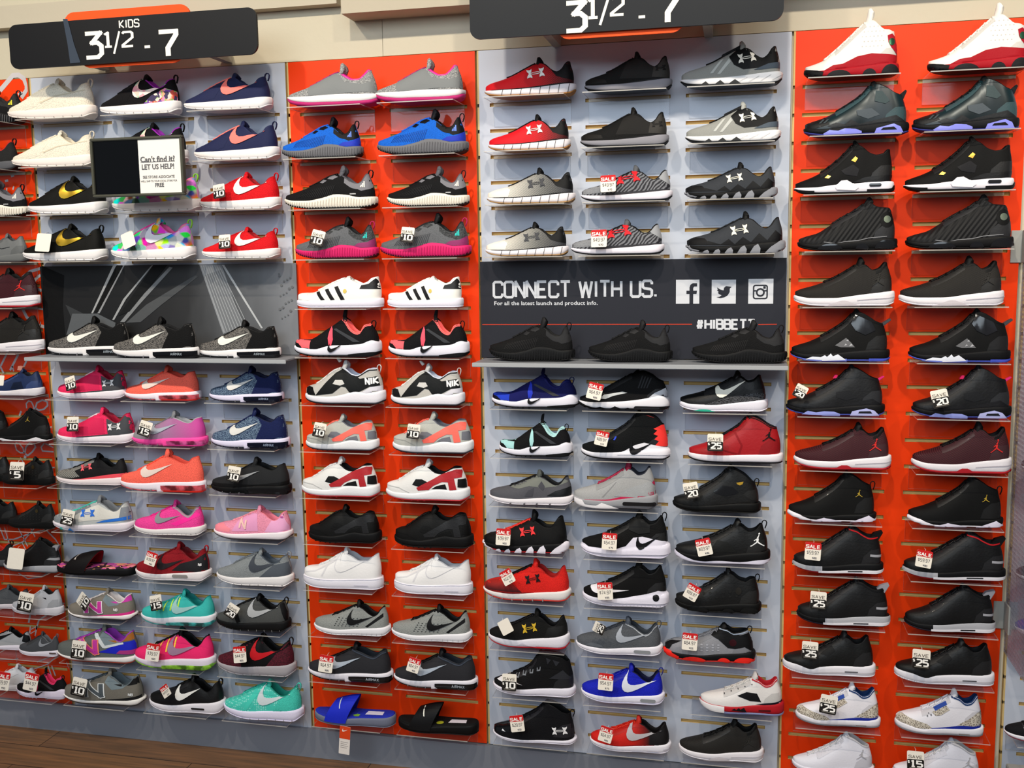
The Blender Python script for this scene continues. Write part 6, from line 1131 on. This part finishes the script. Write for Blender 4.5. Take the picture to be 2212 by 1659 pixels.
ring = [sq([(p.x, p.y) for p in q]) for q in ribbon(rrect(.22, .78, .22, .78, .08), .06, True)] + [sq([(p.x, p.y) for p in q]) for q in ribbon(oval(.5, .48, .15, .15, 16), .07, True)] + [sq([(.22,.52),(.34,.52),(.34,.58),(.22,.58)]), sq([(.66,.52),(.78,.52),(.78,.58),(.66,.58)]), sq([(.62,.64),(.72,.64),(.72,.74),(.62,.74)])]
flat('camera_icon', ring, DK, bn, -.0012)

# ------------------------------------------------------------------ the room
def struct(name, m, *a, **k): o = box(name, m, *a, **k); o['kind'] = 'structure'; return o
def floor_mat():
    m, nt, b, nd, lk = nmat('wood_floor'); tc = nd.new('ShaderNodeTexCoord')
    br = nd.new('ShaderNodeTexBrick'); br.inputs['Scale'].default_value = 1; br.inputs['Brick Width'].default_value = 1.2; br.inputs['Row Height'].default_value = .13; br.inputs['Mortar Size'].default_value = .0015
    br.inputs['Color1'].default_value = lin('8a7058'); br.inputs['Color2'].default_value = lin('977a5c'); br.inputs['Mortar'].default_value = lin('2c221a')
    n = nd.new('ShaderNodeTexNoise'); n.inputs['Scale'].default_value = 3; n.inputs['Detail'].default_value = 8; mp = nd.new('ShaderNodeMapping'); mp.inputs['Scale'].default_value = (1.5, 22, 1)
    lk.new(tc.outputs['Object'], mp.inputs[0]); lk.new(mp.outputs[0], n.inputs[0]); lk.new(tc.outputs['Object'], br.inputs[0])
    r = ramp(nd, [(.3, '4a3a2c'), (.7, 'b09070')]); lk.new(n.outputs[0], r.inputs[0])
    mx = nd.new('ShaderNodeMix'); mx.data_type = 'RGBA'; mx.blend_type = 'OVERLAY'; mx.inputs[0].default_value = .7; lk.new(br.outputs[0], mx.inputs[6]); lk.new(r.outputs[0], mx.inputs[7]); lk.new(mx.outputs[2], b.inputs['Base Color'])
    b.inputs['Roughness'].default_value = .45; return m
struct('floor', floor_mat(), -6, 5, -6, .4, -.05, 0)
struct('wall_back', 'd8d0bcq', -6, 5, .0185, .2, 0, 3.3)
struct('baseboard_back', '858992q', -6, 5, -.012, .0182, 0, .106 - .004)
seam = at(826, 90).x
struct('trim_1', 'c6bda6l', -6, seam - .001, .003, .018, TOP + .002, 3.29)
struct('trim_2', 'c6bda6l', seam + .001, 5, .0015, .018, TOP + .002, 3.29)
lz = at(600, 24).z
struct('trim_3', 'bfb5a0f', -6, at(727, 10, .04).x, -.04, .002, lz, lz + .07)
struct('trim_4', 'bbb09bf', at(737, 30, .1).x, 5, -.1, .001, at(900, 18, .1).z, 3.28)
# clear perforated divider at the right with its clips
def perf():
    m, nt, b, nd, lk = nmat('perforated_clear_sheet'); out = nd['Material Output']; tc = nd.new('ShaderNodeTexCoord')
    v = nd.new('ShaderNodeTexVoronoi'); v.inputs['Scale'].default_value = 75; v.inputs['Randomness'].default_value = 0; lk.new(tc.outputs['Object'], v.inputs[0])
    r = nd.new('ShaderNodeMapRange'); r.inputs[1].default_value = .3; r.inputs[2].default_value = .36; r.inputs[3].default_value = .75; r.inputs[4].default_value = .35; lk.new(v.outputs['Distance'], r.inputs[0])
    tr = nd.new('ShaderNodeBsdfTransparent'); b.inputs['Base Color'].default_value = lin('a3a3b2'); b.inputs['Roughness'].default_value = .12
    mx = nd.new('ShaderNodeMixShader'); lk.new(r.outputs[0], mx.inputs[0]); lk.new(tr.outputs[0], mx.inputs[1]); lk.new(b.outputs[0], mx.inputs[2]); lk.new(mx.outputs[0], out.inputs[0]); return m
dz1 = at(2204, 500, .02).z; dz0 = at(2172, 1412, .02).z
dv = empty('divider_panel', (.7535, 0, dz0)); tag(dv, 'clear perforated divider sheet standing out from the wall at right', 'divider')
box('clear_sheet', perf(), -.0015, .0015, -.42, -.002, 0, dz1 - dz0, dv)
for y0, y1 in ((497, 568), (1312, 1372)):
    zc0, zc1 = at(2190, y1, .05).z, at(2190, y0, .05).z
    box('metal_clip', 'a9aaa5q', -.006, -.0015, -.055, -.001, zc0 - dz0, zc1 - dz0, dv, .001); box('metal_clip', 'a9aaa5q', -.034, -.006, -.004, -.0005, zc0 - dz0, zc1 - dz0, dv, .001)
c = at(2195, 1652, .3)
bb = empty('cardboard_box', (c.x + .12, -.3, 0)); tag(bb, 'grey box corner with a red label at the lower right edge', 'box')
zt = at(2190, 1650, .24).z; box('carton', '8b8a86f', -.13, .17, -.03, .06, .0, zt, bb, .002); box('red_label', 'b8242af', -.09, .0, -.02, .03, zt, zt + .001, bb)

# ------------------------------------------------------------------ light
def area(name, loc, target, size, power, color, sizey=None):
    ld = bpy.data.lights.new(name, 'AREA'); ld.energy = power; ld.color = color; ld.size = size
    if sizey: ld.shape = 'RECTANGLE'; ld.size_y = sizey
    o = bpy.data.objects.new(name, ld); C.objects.link(o); o.location = loc
    o.rotation_euler = (Vector(target) - Vector(loc)).to_track_quat('-Z', 'Y').to_euler()
    if name == 'ceiling_spot': ld.spread = math.radians(95)
    return o
for i, x in enumerate((-2.75, -1.85, -.95, -.05, .85, 1.75)):
    area('ceiling_spot', (x, -1.75, 3.35), (x + .03, 0, 1.45), .07, 7.4, (1, .88, .72))
area('fill_light', (-.8, -4.6, 3.3), (-.6, 0, 1.1), 4.5, 120, (.8, .91, 1), 1.6)  # broad cool fill added from the unseen store side to lift the wall
w = bpy.data.worlds.new('store'); sc.world = w; w.use_nodes = True
w.node_tree.nodes['Background'].inputs[0].default_value = (.80, .88, 1, 1); w.node_tree.nodes['Background'].inputs[1].default_value = .16
sc.view_settings.view_transform = 'Standard'; sc.view_settings.look = 'None'; sc.view_settings.gamma = 1; sc.view_settings.use_curve_mapping = False
sc.view_settings.exposure = 0.0
sc.cycles.max_bounces = 6; sc.cycles.transparent_max_bounces = 24; sc.cycles.use_denoising = True
